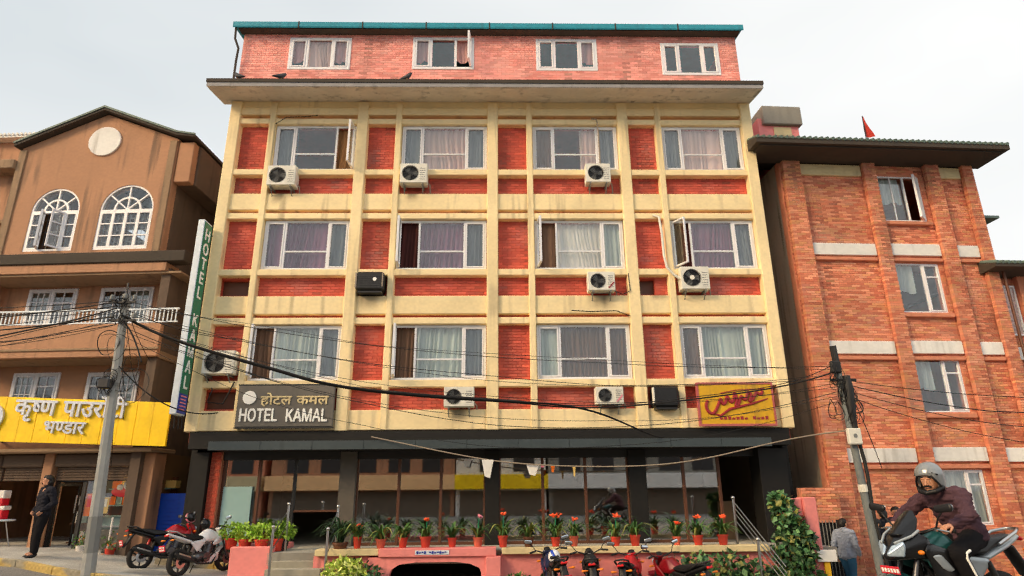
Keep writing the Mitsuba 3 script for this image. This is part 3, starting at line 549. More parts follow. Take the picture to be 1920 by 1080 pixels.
thing1('dispenser', 'pale blue and white water dispenser behind the shop window', 'dispenser', [('body', bx(.22, .46, .5, .74, -1.29, -.45, .03), 'goods_white'), ('panel', bx(.25, .43, .488, .499, -.8, -.5, .004), 'goods_teal'), ('bottle', lathe([(0, 0), (.12, .02), (.13, .25), (.06, .33), (0, .33)], 16).apply_transform(trimesh.transformations.translation_matrix((.34, .62, -.45))), 'goods_pink', True)], LM)
thing1('cake_case', 'glass fronted grey cake case low behind the right shop window', 'display case', [('base', bx(-.85, .1, .45, .9, -1.29, -.75, .02), 'sign_grey'), ('top', bx(-.85, .1, .45, .9, -.75, -.42, .03), 'goods_teal'), ('tray', bx(-.8, .05, .40, .449, -.70, -.66), 'steel')], LM)
thing1('tube_light', 'upright pale green fluorescent tube stand near the red motorcycle', 'lamp', [('tube', tube([(.10, -.2, -1.2), (.10, -.2, -.42)], .022), 'goods_white', True), ('foot', bx(0, .2, -.3, -.1, -1.24, -1.2, .01), 'dark_metal')], lp(0, 0, -.02))
gb = Thing('gift_parcels', 'stack of red and white parcels on the round table by the shutter', 'parcel', lp(-2.95, -.1, 0))
for j, (dx, z, w, mm) in enumerate(((0, -.47, .3, 'goods_red'), (.02, -.25, .34, 'goods_white'), (-.03, -.15, .26, 'goods_red'), (0, .03, .22, 'goods_white'))): gb.part('parcel', bx(dx-w/2, dx+w/2, -.12, .12, z, z+(.22, .1, .18, .2)[j], .02), mm)
tb = Thing('round_table', 'small white round table with metal legs outside the left shutter', 'table', lp(-2.95, -.12, 0))
tb.part('tabletop', mv(lathe([(0, 0), (.36, 0), (.38, .02), (.36, .045), (0, .045)], 28), 0, 0, -.518), 'sign_pale', 40)
for a in (20, 140, 260):
    c, s = math.cos(math.radians(a)), math.sin(math.radians(a)); tb.part('leg', tube([(.18*c, .18*s, -.52), (.36*c, .36*s, -1.12)], .016), 'steel', True)
thing1('folding_screen', 'cream cloth screen leaning by the left shutter at the picture edge', 'screen', [('panel', bx(-3.75, -3.25, -.2, -.15, -1.10, .25, .02), 'beige_stone'), ('stand', cat([bx(-3.72, -3.68, -.25, -.1, -1.14, -1.1), bx(-3.32, -3.28, -.25, -.1, -1.14, -1.1)]), 'dark_metal')], LM)
for j in range(2):
    t = Thing('potted_herb', ('small flowering pot on the ground beside the shop pole', 'orange flowering pot by the rear wheel of the red motorcycle')[j], 'plant', lp((-.55, .2)[j], -.25, -1.27 if j == 0 else -1.34))
    t.part('pot', lathe([(0, 0), (.09, 0), (.12, .18), (.10, .18), (.09, .15), (0, .15)], 14), ('goods_white', 'clay_pot')[j], 40)
    rr = np.random.default_rng(50+j); V, Fc, C = [], [], []
    for i in range(90):
        p = rr.normal(0, .1, 3)+(0, 0, .28); d = rr.normal(0, 1, 3); d /= np.linalg.norm(d); e = np.cross(d, rr.normal(0, 1, 3)); e /= np.linalg.norm(e); b = len(V)
        V += [p, p+d*.04+e*.02, p+d*.08, p+d*.04-e*.02]; Fc += [(b, b+1, b+2), (b, b+2, b+3)]; C += [lin(70, 110, 40) if i % 4 else lin(230, 120, 50)]*4
    t.part('foliage', trimesh.Trimesh(np.array(V), Fc, process=False), 'leaf_colour', color=np.array(C))

lampk = Thing('shop_lamp', 'small glowing round lamp inside the right shop window', 'lamp', LM)
kk = lampk.part('globe', ball(.34, .62, .34, .06), 'letter_white', True); scene[kk]['emitter'] = {'type': 'area', 'radiance': rgb((110., 78., 44.))}
lampk.part('cord', tube([(.34, .62, .40), (.34, .62, 1.05)], .006, 5), 'cable')
for j, (x0, z0, w, h, mm, lab) in enumerate(((-1.0, -.42, .3, .55, 'goods_orange', 'orange poster on the left of the right shop window'), (-.62, -.36, .26, .4, 'goods_yellow', 'yellow poster beside the orange poster in the shop window'), (.2, -.1, .26, .34, 'goods_orange', 'orange poster under the red oval board in the shop window'))):
    t = Thing('poster', lab, 'poster', LM); t.part('sheet', bx(x0, x0+w, .236, .240, z0, z0+h), mm); t.part('picture', bx(x0+.05, x0+w-.05, .232, .2355, z0+h*.4, z0+h-.05), ['goods_red', 'goods_white', 'wood_brown'][j])
# the yellow fascia sign: eleven sheets, raised letters, a round emblem cut by the picture's edge
SG = Thing('shop_sign', 'bright yellow shop fascia with raised silver Devanagari lettering', 'sign', LM)
SA = [(-5.2, 2.66), (1.38, 2.33)]; SBm = [(-5.2, 1.50), (1.42, 1.24)]
def sz(x, q): return np.interp(x, [q[0][0], q[1][0]], [q[0][1], q[1][1]])
n = 15; ed = np.linspace(-5.2, 1.40, n+1)
for i in range(n):
    a, b = ed[i]+.006, ed[i+1]-.006
    SG.part('sheet', poly_xz(Polygon([(a, sz(a, SBm)), (b, sz(b, SBm)), (b, sz(b, SA)), (a, sz(a, SA))]), -.62+.004*(i % 2), -.55), 'yellow_sheet')
SG.part('back_frame', poly_xz(Polygon([(-5.2, 1.53), (1.39, 1.26), (1.36, 2.30), (-5.2, 2.62)]), -.549, -.47), 'dark_metal')
[SG.part('bracket', bx(x-.03, x+.03, -.47, .7, 1.5, 1.56), 'dark_metal') for x in (-4, -1.5, .4)]
m = outline('l1', 2.98, .06); mv(m, 0, -.625, 0); rotm(m, 2.6, (0, 1, 0)); SG.part('lettering', mv(m, -2.72, 0, 1.92), 'letter_silver')
m = outline('l2', 1.10, .06); mv(m, 0, -.625, 0); rotm(m, 2.6, (0, 1, 0)); SG.part('lettering', mv(m, -1.83, 0, 1.60), 'letter_silver')
em = Thing('round_emblem', 'round silver and red emblem at the left end of the yellow fascia', 'sign', LM)
em.part('ring', mv(poly_xz(Point(0, 0).buffer(.36, 32).difference(Point(0, 0).buffer(.28, 32)), -.68, -.626), -3.33, 0, 2.02), 'letter_silver'); em.part('disc', mv(poly_xz(Point(0, 0).buffer(.28, 32), -.66, -.626), -3.33, 0, 2.02), 'goods_pink')

# neighbour behind the gable on the far left
N = Thing('neighbour_building', 'brown plastered neighbour at the left edge with a white corrugated roof', 'building', LM @ T().translate((0, .35, 0)))
N.part('wall', bx(-12, -4.97, 0, 9, -1.6, 9.85), 'tan_plaster'); N.part('eave_slab', bx(-12.2, -4.96, -.5, .3, 9.55, 9.85, .02), 'dim_plaster')
N.part('upper_wall', bx(-12, -4.2, .6, 5, 9.853, 11.1), 'tan_plaster')
k = N.part('roof', bx(-12.3, -4.0, .3, 5.2, 11.12, 11.2), 'white_panel')
for x in np.arange(-7.5, -4.0, .14): N.part('roof_rib', tube([(x, .25, 11.22), (x, 5.2, 11.22)], .045, 6), 'white_panel', under=k)
for z in (7.9, 5.2): N.part('eave_slab', bx(-12, -4.99, -.12, -.003, z, z+.12, .01), 'dim_plaster')
for i in range(5): one('painted_step', mv(bx(0, .46, 0, .22, -.3, .15, .02), -7.9+.47*i, .02+.0*i, float(gz(-7.7+.47*i))), 'kerb', f'yellow painted stone behind the parked motorcycles, {ORD[i]} from the tan shop', 'kerb stone', group='painted stones behind the motorcycles')
# gap between the buildings
one('blue_shutter', cat([bx(-8.78, -8.05, 1.55, 1.62, -1.5, .12, .01)]+[bx(-8.76, -8.07, 1.535, 1.549, -1.45+i*.1, -1.37+i*.1, .005) for i in range(15)]), 'blue_sheet', 'blue metal door in the dark gap beside the hotel', 'door')
one('passage_wall', bx(-9.2, -7.4, 6.5, 6.8, -1.7, 9), 'side_concrete', 'dim wall closing the passage left of the hotel', 'wall')

# ---------------------------------------------------------------- the brick building on the right
RM = T().translate((8.55, .5, 0)).rotate((0, 0, 1), 3)
R = Thing('brick_building', 'four storey orange brick building with white bands and a wide eave', 'building', RM)
ORG = [lin(218, 144, 112), lin(209, 130, 99), lin(224, 157, 124), lin(195, 114, 86), lin(212, 149, 106)]
RW = [(2.98, 4.34, 7.58, 9.08), (2.98, 4.36, 4.78, 6.28), (2.96, 4.34, 2.0, 3.50), (2.98, 4.30, -.85, .55)]
RE = 6.02
rw = sbox(0, -2.6, RE, 9.45)
for x0, x1, z0, z1 in RW: rw = rw.difference(sbox(x0+.02, z0+.02, x1-.02, z1-.02))
R.part('wall', cat([poly_xz(rw, .12, .35), bx(RE-.2, RE, .353, 9, -2.6, 9.45), bx(0, RE, 9.003, 9.2, -2.6, 9.45), bx(.3, RE-.2, .36, 9, 9.3, 9.44)]+[bx(.3, RE-.2, .36, 9, z, z+.12) for z in (1.2, 4.0, 6.8)]), 'mortar')
R.part('side_wall', bx(0.002, .3, .353, 9, -2.6, 9.45), 'side_concrete', label='bare grey side wall facing the hotel')
m, c = bricks([(0.02, RE, -2.5, 9.4)], .107, ORG, L=.24, H=.06, holes=RW, jit=.005, blots=.62); R.part('brickwork', m, 'brick_colour', color=c, kind='stuff', label='weathered orange brickwork of the front')
PIL = [(.04, .58), (2.52, 2.92), (4.48, 4.92), (5.66, 6.0)]
for a, b in PIL:
    k = R.part('pilaster', bx(a+.01, b-.01, -.05, .08, -2.6, 9.42), 'mortar')
    m, c = bricks([(a, b, -2.5, 9.42)], -.065, ORG, L=.24, H=.06, d=.12, bond=.5, blots=.6); R.part('brickwork', m, 'brick_colour', color=c, under=k, kind='stuff')
for z0, z1 in ((6.46, 6.82), (3.58, 3.94), (.72, 1.08)):
    for j, (a, b) in enumerate(((.62, 2.50), (2.94, 4.46), (4.95, 5.64))):
        dz = (0, .02, .0)[j]; R.part('white_band', bx(a, b, .02, .118, z0+dz, z1+dz, .01), 'white_panel')
        R.part('brick_ledge', bx(a, b, .01, .118, z0-.16, z0-.06, .01), 'mortar')
for a, b in ((.62, 2.50), (4.95, 5.64)): R.part('top_band', bx(a, b, .03, .118, 9.0, 9.36, .01), 'beige_stone')
for j, (x0, x1, z0, z1) in enumerate(RW):
    gw = lin(196, 204, 198)
    L = [dict(w=1.75, cur=gw, cz=.45, cut=(.9, .75, .7, 1)[j], bars=(2, 1) if j == 0 else (1, 1)), dict(w=1, sash=.04, tr=(.74,), cur=None if j != 3 else gw, open=(42, 0, 0, 0)[j])]
    window(R, x0, x1, z0, z1, .13, L, fr=.055, mat='white_frame'); R.part('window_sill', bx(x0-.06, x1+.06, -.01, .12, z0-.14, z0-.03, .01), 'mortar')
# eave roof
ev = Polygon([(-1.0, 9.50), (-1.0, 9.60), (3.5, 11.2), (10, 9.7), (10, 9.5), (3.5, 11.0), (.1, 9.46), (-1.0, 9.44)])
k = R.part('roof', along_x(ev, -1.15, 6.45), 'roof_dark')
for i, x in enumerate(np.arange(-1.1, 6.42, .17)): R.part('roof_tile', tube([(x, -1.04, 9.60), (x, 0.2, 10.04)], .05, 6), 'roof_edge', under=k)
R.part('eave_soffit', bx(-1.0, 6.35, -.88, .12, 9.40, 9.438), 'roof_dark')
P = Thing('roof_hut', 'pink and grey tank hut on the roof of the orange brick building', 'roof hut', RM @ T().translate((0, 3, 0)))
P.part('wall', bx(1.1, 2.6, 0, 2.2, 9.9, 12.85, .02), 'pink_paint'); P.part('cap', bx(1.25, 2.7, -.15, 2.3, 12.55, 13.3, .03), 'grey_concrete')
P.part('opening', bx(1.65, 2.3, -.03, -.003, 12.15, 12.5, .005), 'beige_stone')
f = Thing('roof_flag', 'small ragged red flag on a short pole on the brick roof', 'flag', RM)
f.part('pole', tube([(4.9, 2.8, 10.6), (4.95, 2.8, 12.95)], .02), 'dark_metal')
fx, fz = np.meshgrid(np.linspace(0, .32, 7), np.linspace(0, .8, 7)); fv = np.stack([4.94+fx*(1-.8*fz/.8)*1.0, 2.8+.05*np.sin(fx*14+fz*5), 12.1+fz], -1).reshape(-1, 3)
ff = [(j*7+i, j*7+i+1, (j+1)*7+i+1) for j in range(6) for i in range(6)]+[(j*7+i, (j+1)*7+i+1, (j+1)*7+i) for j in range(6) for i in range(6)]
f.part('cloth', trimesh.Trimesh(fv, ff, process=False), 'flag_red', True)
A = Thing('brick_annex', 'lower brick wing with tiled eave beyond the orange brick building', 'building', RM @ T().translate((0, .3, 0)))
A.part('wall', bx(6.05, 14, .1, 7, -2.8, 6.0), 'mortar'); m, c = bricks([(6.06, 9.2, -2.6, 5.9)], .065, ORG, L=.24, H=.06); A.part('brickwork', m, 'brick_colour', color=c, kind='stuff')
k = A.part('roof', along_x(Polygon([(-.8, 6.0), (-.8, 6.1), (3, 7.3), (7, 6.2), (7, 6.0), (0, 5.95)]), 5.55, 14), 'roof_dark')
for x in np.arange(5.6, 9.6, .17): A.part('roof_tile', tube([(x, -.84, 6.12), (x, .4, 6.52)], .05, 6), 'roof_edge', under=k)
for z0, z1 in ((3.5, 3.86), (.85, 1.22), (-.2, .5)): A.part('white_band', bx(6.2, 9.2, -.02, .062, z0, z1, .01), 'white_panel')
A.part('pilaster', bx(6.75, 7.05, -.1, .062, -2.8, 5.95), 'mortar'); window(A, 6.12, 6.7, 4.2, 5.7, .0, [dict(w=1, cur=lin(150, 160, 150))], fr=.05); window(A, 6.12, 6.7, 1.5, 3.1, .0, [dict(w=1, cur=lin(150, 160, 150))], fr=.05)
A.part('side_eave', bx(6.05, 7.0, .2, 3, 7.95, 8.03), 'roof_edge'); A.part('tower_wall', bx(6.06, 6.45, .4, 3, 6.3, 7.95), 'mortar')
C_ = Thing('drainpipe', 'brown drainpipe running down the right corner of the brick building', 'pipe', RM); C_.part('pipe', tube([(6.08, -.12, 6.3), (6.08, -.12, -2.5)], .04), 'wood_brown', True)
thing1('red_banner', 'red and white cloth banner at the right picture edge', 'banner', [('cloth', bx(6.3, 7.1, -.5, -.48, -.55, -.15), 'goods_red'), ('stripe', bx(6.3, 7.1, -.504, -.5005, -.42, -.30), 'goods_white')], RM)
# ---------------------------------------------------------------- across the street, behind the camera (seen only in the glass)
def opposite(name, lab, x0, x1, h, mat, fas, y=-30.):
    t = Thing(name, lab, 'building', place(0, y, 0, 180))
    t.part('wall', bx(x0, x1, 0, 8, -2, h), mat)
    for z in np.arange(.4, h-1, 3.1): t.part('balcony_band', bx(x0-.1, x1+.1, -.9, -.003, z, z+1.0, .03), fas)
    for z in np.arange(1.6, h-1, 3.1):
        for x in np.arange(x0+.8, x1-1.6, 2.4): t.part('window', bx(x, x+1.5, -.05, -.004, z, z+1.3), 'dark_metal')
    t.part('shop_front', bx(x0+.3, x1-.3, -.06, -.004, -1.6, .3), 'dark_interior')
opposite('opposite_building', 'tan apartment building across the street reflected in the glass', 3, 16, 7.5, 'tan_plaster', 'peach_plaster')
opposite('opposite_building', 'cream building with yellow bands across the street', -3.5, 2.9, 6.0, 'white_panel', 'yellow_sheet')
opposite('opposite_building', 'low grey building across the street', -26, -3.7, 5.0, 'grey_concrete', 'white_panel')
opposite('opposite_building', 'long brick building across the street', 16.5, 34, 7.0, 'mortar', 'beige_stone')
# ---------------------------------------------------------------- signs on the hotel
t = Thing('hotel_sign', 'grey hotel name board with white lettering above the entrance', 'sign')
t.part('board', bx(-6.38, -3.97, -.10, -.02, 1.66, 2.68, .012), 'sign_grey'); t.part('edge_trim', cat([bx(-6.40, -3.95, -.085, -.03, 2.683, 2.72), bx(-6.40, -3.95, -.085, -.03, 1.62, 1.657)]), 'dark_metal')
t.part('lettering', mv(text_face('HOTEL', .30, .93, .03), -6.28, -.101, 1.80), 'letter_white'); t.part('lettering', mv(text_face('KAMAL', .30, 1.02, .03), -5.13, -.101, 1.79), 'letter_white')
t.part('lettering', mv(outline('kamal', 1.70, .025, .34), -5.80, -.101, 2.16), 'beige_stone', label='Devanagari name in pale letters')
t.part('logo_disc', mv(poly_xz(Point(0, 0).buffer(.165, 28), -.03, 0), -6.08, -.101, 2.38), 'letter_white')
t = Thing('restaurant_sign', 'weathered yellow sign with red script lettering on the hotel', 'sign')
t.part('board', bx(5.24, 7.12, -.12, -.04, 1.64, 2.66, .012), 'sign_yellow')
t.part('border', cat([bx(5.20, 5.245, -.135, -.03, 1.60, 2.70), bx(7.11, 7.155, -.135, -.03, 1.60, 2.70), bx(5.246, 7.109, -.134, -.03, 1.60, 1.655), bx(5.246, 7.109, -.134, -.03, 2.645, 2.70)]), 'faded_red')
sc = [(0, .55), (-.05, .25), (.02, .0), (.13, -.02), (.24, .25), (.33, .55), (.36, .35), (.45, .38), (.50, .62), (.56, .42), (.62, .36), (.68, .55), (.70, .75), (.74, .45), (.70, .18), (.78, .25), (.86, .55), (.93, .40), (1.0, .48), (1.06, .70), (1.12, .50), (1.06, .30), (1.16, .38), (1.26, .62), (1.34, .55), (1.42, .68)]
from scipy.interpolate import CubicSpline
q = np.array(sc); t.part('underline', tube([(5.50, -.124, 1.92), (5.75, -.126, 1.86), (6.0, -.126, 2.02), (6.6, -.126, 2.16), (7.0, -.126, 2.28)], [.01, .03, .035, .03, .012], 6), 'sign_red'); u = np.linspace(0, 1, len(q)); qs = CubicSpline(u, q)(np.linspace(0, 1, 140))
t.part('lettering', tube(np.stack([5.46+qs[:, 0], np.full(140, -.125), 1.93+qs[:, 1]*.55+qs[:, 0]*.12], -1), .040, 6), 'sign_red', label='red handwritten script')
t.part('lettering', cat([bx(5.72+i*.105, 5.72+i*.105+.075, -.128, -.12, 1.76, 1.76+.05+.03*((i*7) % 3)/2) for i in range(12) if i != 7]), 'sign_red', label='small worn dark red line of text')
t.part('swash', tube([(5.8, -.124, 2.42), (6.2, -.124, 2.50), (6.95, -.124, 2.53)], .012, 6), 'sign_red')
t = Thing('projecting_sign', 'tall narrow green and white sign projecting from the left end of the hotel', 'sign')
X0, X1, Y0, Y1 = -7.80, -7.62, -.56, -.10
t.part('cabinet', bx(X0, X1-.012, Y0, Y1, 1.93, 7.05, .012), 'sign_pale')
t.part('green_face', bx(X1-.011, X1+.004, Y0+.02, Y1-.02, 2.45, 7.0), 'sign_green'); t.part('blue_face', bx(X1-.011, X1+.005, Y0+.02, Y1-.02, 1.97, 2.445), 'sign_blue')
zz = 6.52
for ch in 'HOTEL KAMAL':
    if ch != ' ':
        m = text_face(ch, .30, None, .012); v = m.vertices; w = v[:, 0].max(); s_ = min(1., .30/w)
        m.vertices = np.stack([-v[:, 1], v[:, 0]*s_, v[:, 2]], -1); mv(m, X1+.004, (Y0+Y1)/2-w*s_/2, zz); t.part('letter', m, 'letter_white')
    zz -= .40 if ch != ' ' else .34
t.part('blue_marks', cat([bx(X1+.005, X1+.008, Y0+.08, Y1-.10+.02*((i*5) % 3), 2.05+i*.08, 2.08+i*.08) for i in range(5)]), 'goods_pink')
t.part('bracket', cat([tube([(-7.7, Y1, z), (-7.6, .1, z)], .02) for z in (2.3, 4.4, 6.8)]+[tube([(x, -.3+d, 1.95), (x, -.25+d, 1.62)], .012) for x, d in ((-7.78, 0), (-7.7, .05), (-7.64, .1))]), 'dark_metal')

# ---------------------------------------------------------------- air conditioners
def split_unit(x0, x1, z0, z1, label, y=-.17, fan=.36, frac=.5, hub=False, logo=None):
    t = Thing('air_conditioner', label, 'air conditioner', None, 'outdoor air conditioner units on the hotel front')
    w, h = x1-x0, z1-z0; cx, cz, r = x0+w*(.06+frac*.80/1.6+.02), z0+h*.5, h*fan; r = min(r, w*.32); cx = x0+.05+r+.02 if frac < .6 else cx; d = .30
    face = sbox(x0+.012, z0+.012, x1-.012, z1-.012).difference(Point(cx, cz).buffer(r, 24))
    t.part('casing', cat([poly_xz(face, y, y+.02), bx(x0, x1, y+.021, y+.03+d, z1-.02, z1, .006), bx(x0, x1, y+.021, y+.03+d, z0, z0+.02, .006), bx(x0, x0+.02, y+.021, y+.03+d, z0+.02, z1-.02), bx(x1-.02, x1, y+.021, y+.03+d, z0+.02, z1-.02), bx(x0+.02, x1-.02, y+d, y+.03+d, z0+.02, z1-.02)]), 'ac_white')
    t.part('fan_shroud', poly_xz(Point(cx, cz).buffer(r+.03, 24), y+.10, y+.12), 'black')
    rings = [poly_xz(Point(cx, cz).buffer(rr, 24).difference(Point(cx, cz).buffer(rr-.007, 24)), y-.012, y-.004) for rr in np.linspace(r*.35, r+.012, 5)]
    sp = [poly_xz(affinity.rotate(sbox(cx, cz-.004, cx+r, cz+.004), a, origin=(cx, cz)), y-.011, y-.005) for a in range(0, 360, 30)]
    t.part('fan_guard', cat(rings+sp), 'dark_metal')
    t.part('fan', cat([poly_xz(affinity.rotate(Polygon([(cx, cz-.02), (cx+r*.85, cz-.10), (cx+r*.9, cz+.06), (cx, cz+.03)]), a, origin=(cx, cz)), y+.055, y+.07) for a in (10, 130, 250)]), 'ac_grey')
    t.part('hub', poly_xz(Point(cx, cz).buffer(r*(.28 if hub else .2), 16), y-.018, y-.011), 'ac_white' if hub else 'dark_metal')
    k = t.part('louvre_panel', bx(x1-.24 if w > .72 else x1-.2, x1-.03, y-.006, y-.001, z0+.06, z1-.06), 'ac_white')
    for j in range(6): t.part('louvre', bx(x1-.20, x1-.05, y-.012, y-.006, z0+.10+j*h*.11, z0+.115+j*h*.11), 'ac_grey', under=k)
    if logo: t.part('stripe', poly_xz(Polygon([(x1-.2, z0+.06), (x1-.15, z0+.06), (x1-.03, z0+.2), (x1-.03, z0+.25)]), y-.016, y-.0125), logo)
    t.part('bracket', cat([bx(a, a+.035, y+.0, .25, z0-.05, z0-.003) for a in (x0+.1, x1-.14)]+[tube([(a+.017, y+.05, z0-.05), (a+.017, .20, z0-.34)], .014) for a in (x0+.1, x1-.14)]), 'ac_grey')
    t.part('pipe', tube([(x1-.02, .1, z0+.15), (x1+.06, .08, z0+.05), (x1+.08, .1, z0-.2), (x1+.02, .2, z0-.35)], .016), 'cable_pale', True)
    return t
split_unit(-6.30, -5.51, 8.27, 8.88, 'white air conditioner under the open top left window', frac=.5)
split_unit(-2.60, -1.84, 8.34, 8.95, 'white air conditioner below the pink curtained window of the fourth storey')
split_unit(2.64, 3.34, 8.37, 8.96, 'white air conditioner below the third window of the fourth storey')
split_unit(2.56, 3.28, 5.17, 5.70, 'white air conditioner with a red stripe under a white curtained window', logo='sign_red')
split_unit(5.06, 5.83, 5.20, 5.84, 'white air conditioner with a pale fan hub, on the right of the third storey', hub=True, frac=.5)
split_unit(-7.36, -6.56, 2.98, 3.58, 'large faded air conditioner beside the projecting sign', fan=.44)
split_unit(-1.22, -.46, 2.12, 2.62, 'dirty air conditioner left of the middle column, low down')
split_unit(2.62, 3.32, 2.16, 2.60, 'air conditioner with a purple stripe right of the middle column, low down', logo='goods_pink')
for (x0, x1, z0, z1), lab in (((-3.62, -2.88, 5.18, 5.70), 'black window air conditioner with a white badge on the second storey'), ((4.07, 4.72, 2.08, 2.60), 'black window air conditioner beside the yellow sign')):
    t = Thing('window_air_conditioner', lab, 'air conditioner')
    t.part('casing', bx(x0, x1, -.20, .25, z0, z1, .05), 'black'); t.part('grille', cat([bx(x0+.08, x1-.08, -.208, -.2005, z0+.08+j*.05, z0+.10+j*.05) for j in range(int((z1-z0-.15)/.05))]), 'dark_metal')
    t.part('side_trim', cat([bx(x0-.02, x0+.03, -.21, -.12, z0+.06, z1-.03, .01)]+([bx(x1-.05, x1-.02, -.21, -.15, z0+.1, z1-.03, .008)] if x0 < 0 else [])), 'ac_white' if x0 > 0 else 'cable_pale')
    if x0 < 0: t.part('badge', poly_xz(Point(x1-.24, z1-.22).buffer(.05, 12), -.215, -.2085), 'letter_white')
    t.part('bracket', bx(x0+.05, x1-.05, -.15, .25, z0-.06, z0-.004, .01), 'dark_metal')
# duct pipes and loose wires on the facade
one('duct_pipe', tube([(4.50, .05, 7.44), (4.64, -.02, 7.36), (4.68, -.03, 6.9), (4.69, -.03, 6.2), (4.74, -.04, 5.85), (4.90, -.06, 5.64), (5.06, -.08, 5.52)], .035), 'ac_white', 'pale bent pipe running down the brick to the hubbed air conditioner', 'pipe', True)
one('duct_pipe', tube([(2.9, .0, 10.52), (3.05, -.02, 10.48), (3.08, -.03, 10.1), (3.08, -.03, 9.0)], .02), 'cable_pale', 'thin pale pipe dropping from the top beam to the third unit', 'pipe', True)
one('loose_wire', tube([(-6.3, -.01, 10.3), (-6.0, -.02, 10.52), (-5.4, -.02, 10.55), (-5.1, .0, 10.6)], .012, 6), 'cable', 'black wire looped over the top left beam', 'wire', True)
one('loose_wire', tube([(2.1, .0, 4.66), (2.6, -.02, 4.62), (3.3, -.02, 4.64), (3.66, .0, 4.5)], .014, 6), 'cable', 'black wire lying along the beam above the third second-storey window', 'wire', True)
one('loose_wire', tube([(-7.3, .1, 2.95), (-7.1, .05, 2.6), (-7.2, .05, 2.3), (-6.8, .06, 2.25), (-6.55, .0, 2.8)], .018, 6), 'cable', 'tangled black hose under the faded air conditioner', 'wire', True)
one('loose_wire', tube([(3.3, .03, 5.2), (3.5, -.01, 5.10), (3.7, -.02, 5.2), (3.68, .0, 5.7)], .012, 6), 'cable', 'wire loop right of the striped air conditioner', 'wire', True)
# pigeons
for j, (x, deg) in enumerate(((-7.20, 160), (-5.98, 30), (-2.42, -10))):
    zt = 11.235; t = Thing('pigeon', ('dark pigeon on the eave nearest the left end', 'dark pigeon on the eave below the first pink-floor window', 'dark pigeon on the eave below the open window')[j], 'bird', place(x, -.80, zt-.02, deg))
    t.part('body', hull([(0, 0, .13, .065), (-.10, 0, .11, .045), (.05, 0, .17, .05), (-.24, 0, .07, .012, .03, .01), (.09, 0, .25, .03), (.135, 0, .245, .008)]), 'feather', True); t.part('leg', tube([(0, .025, .08), (.01, .025, 0)], .007, 5), 'lamp_amber'); t.part('leg', tube([(0, -.025, .08), (.01, -.025, 0)], .007, 5), 'lamp_amber')

# ---------------------------------------------------------------- poles and cables
def sag(a, b, s, n=28, wob=0., seed=0):
    a, b = np.array(a, float), np.array(b, float); u = np.linspace(0, 1, n)[:, None]; p = a+(b-a)*u; p[:, 2] -= (4*s*u*(1-u))[:, 0]
    if wob: r = np.random.default_rng(seed); p[:, 2] += wob*np.interp(u[:, 0]*6, np.arange(7), r.normal(0, 1, 7))*(u*(1-u)*4)[:, 0]; p[:, 1] += wob*np.interp(u[:, 0]*6, np.arange(7), r.normal(0, 1, 7))
    return p
t = Thing('utility_pole', 'grey concrete pole tangled with cables in front of the tan building', 'pole')
pb, pt = np.array([-8.19, -2.0, -1.7]), np.array([-8.46, -2.0, 4.50])
def onpole(z): return pb+(pt-pb)*(z-pb[2])/(pt[2]-pb[2])
t.part('shaft', tube([onpole(z) for z in (-1.7, -1.2, .5, 2, 3.4, 4.5)], [.138, .134, .118, .104, .092, .085], 8), 'pole_concrete', 30)
for z in (2.36, 3.88, 4.2): t.part('band', tube([onpole(z), onpole(z+.08)], .108, 10), 'ac_grey')
t.part('paint_band', tube([onpole(-1.05), onpole(-.35)], .1365, 8), 'ac_grey')
t.part('crossarm', cat([tube([onpole(4.28)+(-.30, -.12, 0), onpole(4.28)+(.30, -.12, 0)], .035, 6), tube([onpole(3.85)+(-.25, -.13, 0), onpole(3.85)+(.35, -.13, 0)], .03, 6), tube([onpole(4.5), onpole(4.78)], .025, 6)]), 'dark_metal')
for dx, z in ((-.25, 4.33), (.05, 4.36), (.26, 4.33), (-.2, 3.9), (.3, 3.9)): t.part('insulator', mv(lathe([(0, 0), (.035, 0), (.05, .03), (.035, .06), (.05, .09), (.02, .13), (0, .13)], 12), *(onpole(z)+(dx, -.12, 0))), 'ac_grey', True)
t.part('junction_box', bx(-8.55, -8.30, -2.32, -2.14, 2.28, 2.50, .03), 'dark_metal')
rr = np.random.default_rng(11)
def loops(t, c, n, r, seed, name='cable_coil'):
    g = np.random.default_rng(seed)
    for i in range(n):
        a = np.linspace(0, 2*np.pi*g.uniform(.7, 1.2), 22)+g.uniform(0, 6); rx, rz = r*g.uniform(.4, 1.1), r*g.uniform(.8, 1.8); o = np.array(c)+g.normal(0, r*.4, 3)*(1, .3, 1.3)
        t.part(name, tube(np.stack([o[0]+rx*np.cos(a), o[1]+.05*np.sin(2*a), o[2]+rz*np.sin(a)], -1), g.uniform(.006, .011), 5), 'cable', True)
loops(t, onpole(4.25)+(0, -.12, 0), 6, .12, 1); loops(t, onpole(3.85)+(.02, -.13, 0), 4, .10, 2); loops(t, onpole(2.45)+(-.02, -.16, 0), 6, .14, 3)
loops(t, onpole(2.5)+(.45, -.1, .1), 3, .3, 4); loops(t, onpole(3.2)+(-.1, -.15, .1), 3, .28, 5)
q2 = np.array([8.43, -1.5, -2.6]); q3 = np.array([8.155, -1.5, 3.10])
def onpole2(z): return q2+(q3-q2)*(z-q2[2])/(q3[2]-q2[2])
t2 = Thing('utility_pole', 'slim grey steel pole wrapped in black cables in front of the brick building', 'pole')
t2.part('shaft', tube([onpole2(z) for z in (-2.6, -.8, .8, 3.1)], [.10, .09, .08, .07], 12), 'pole_steel', True)
t2.part('cable_sheath', tube([onpole2(z)+(.10+.03*math.sin(z*3), -.07, 0) for z in np.linspace(-1.6, 2.6, 14)], [.04]*9+[.06, .08, .11, .12, .08], 8), 'cable', True)
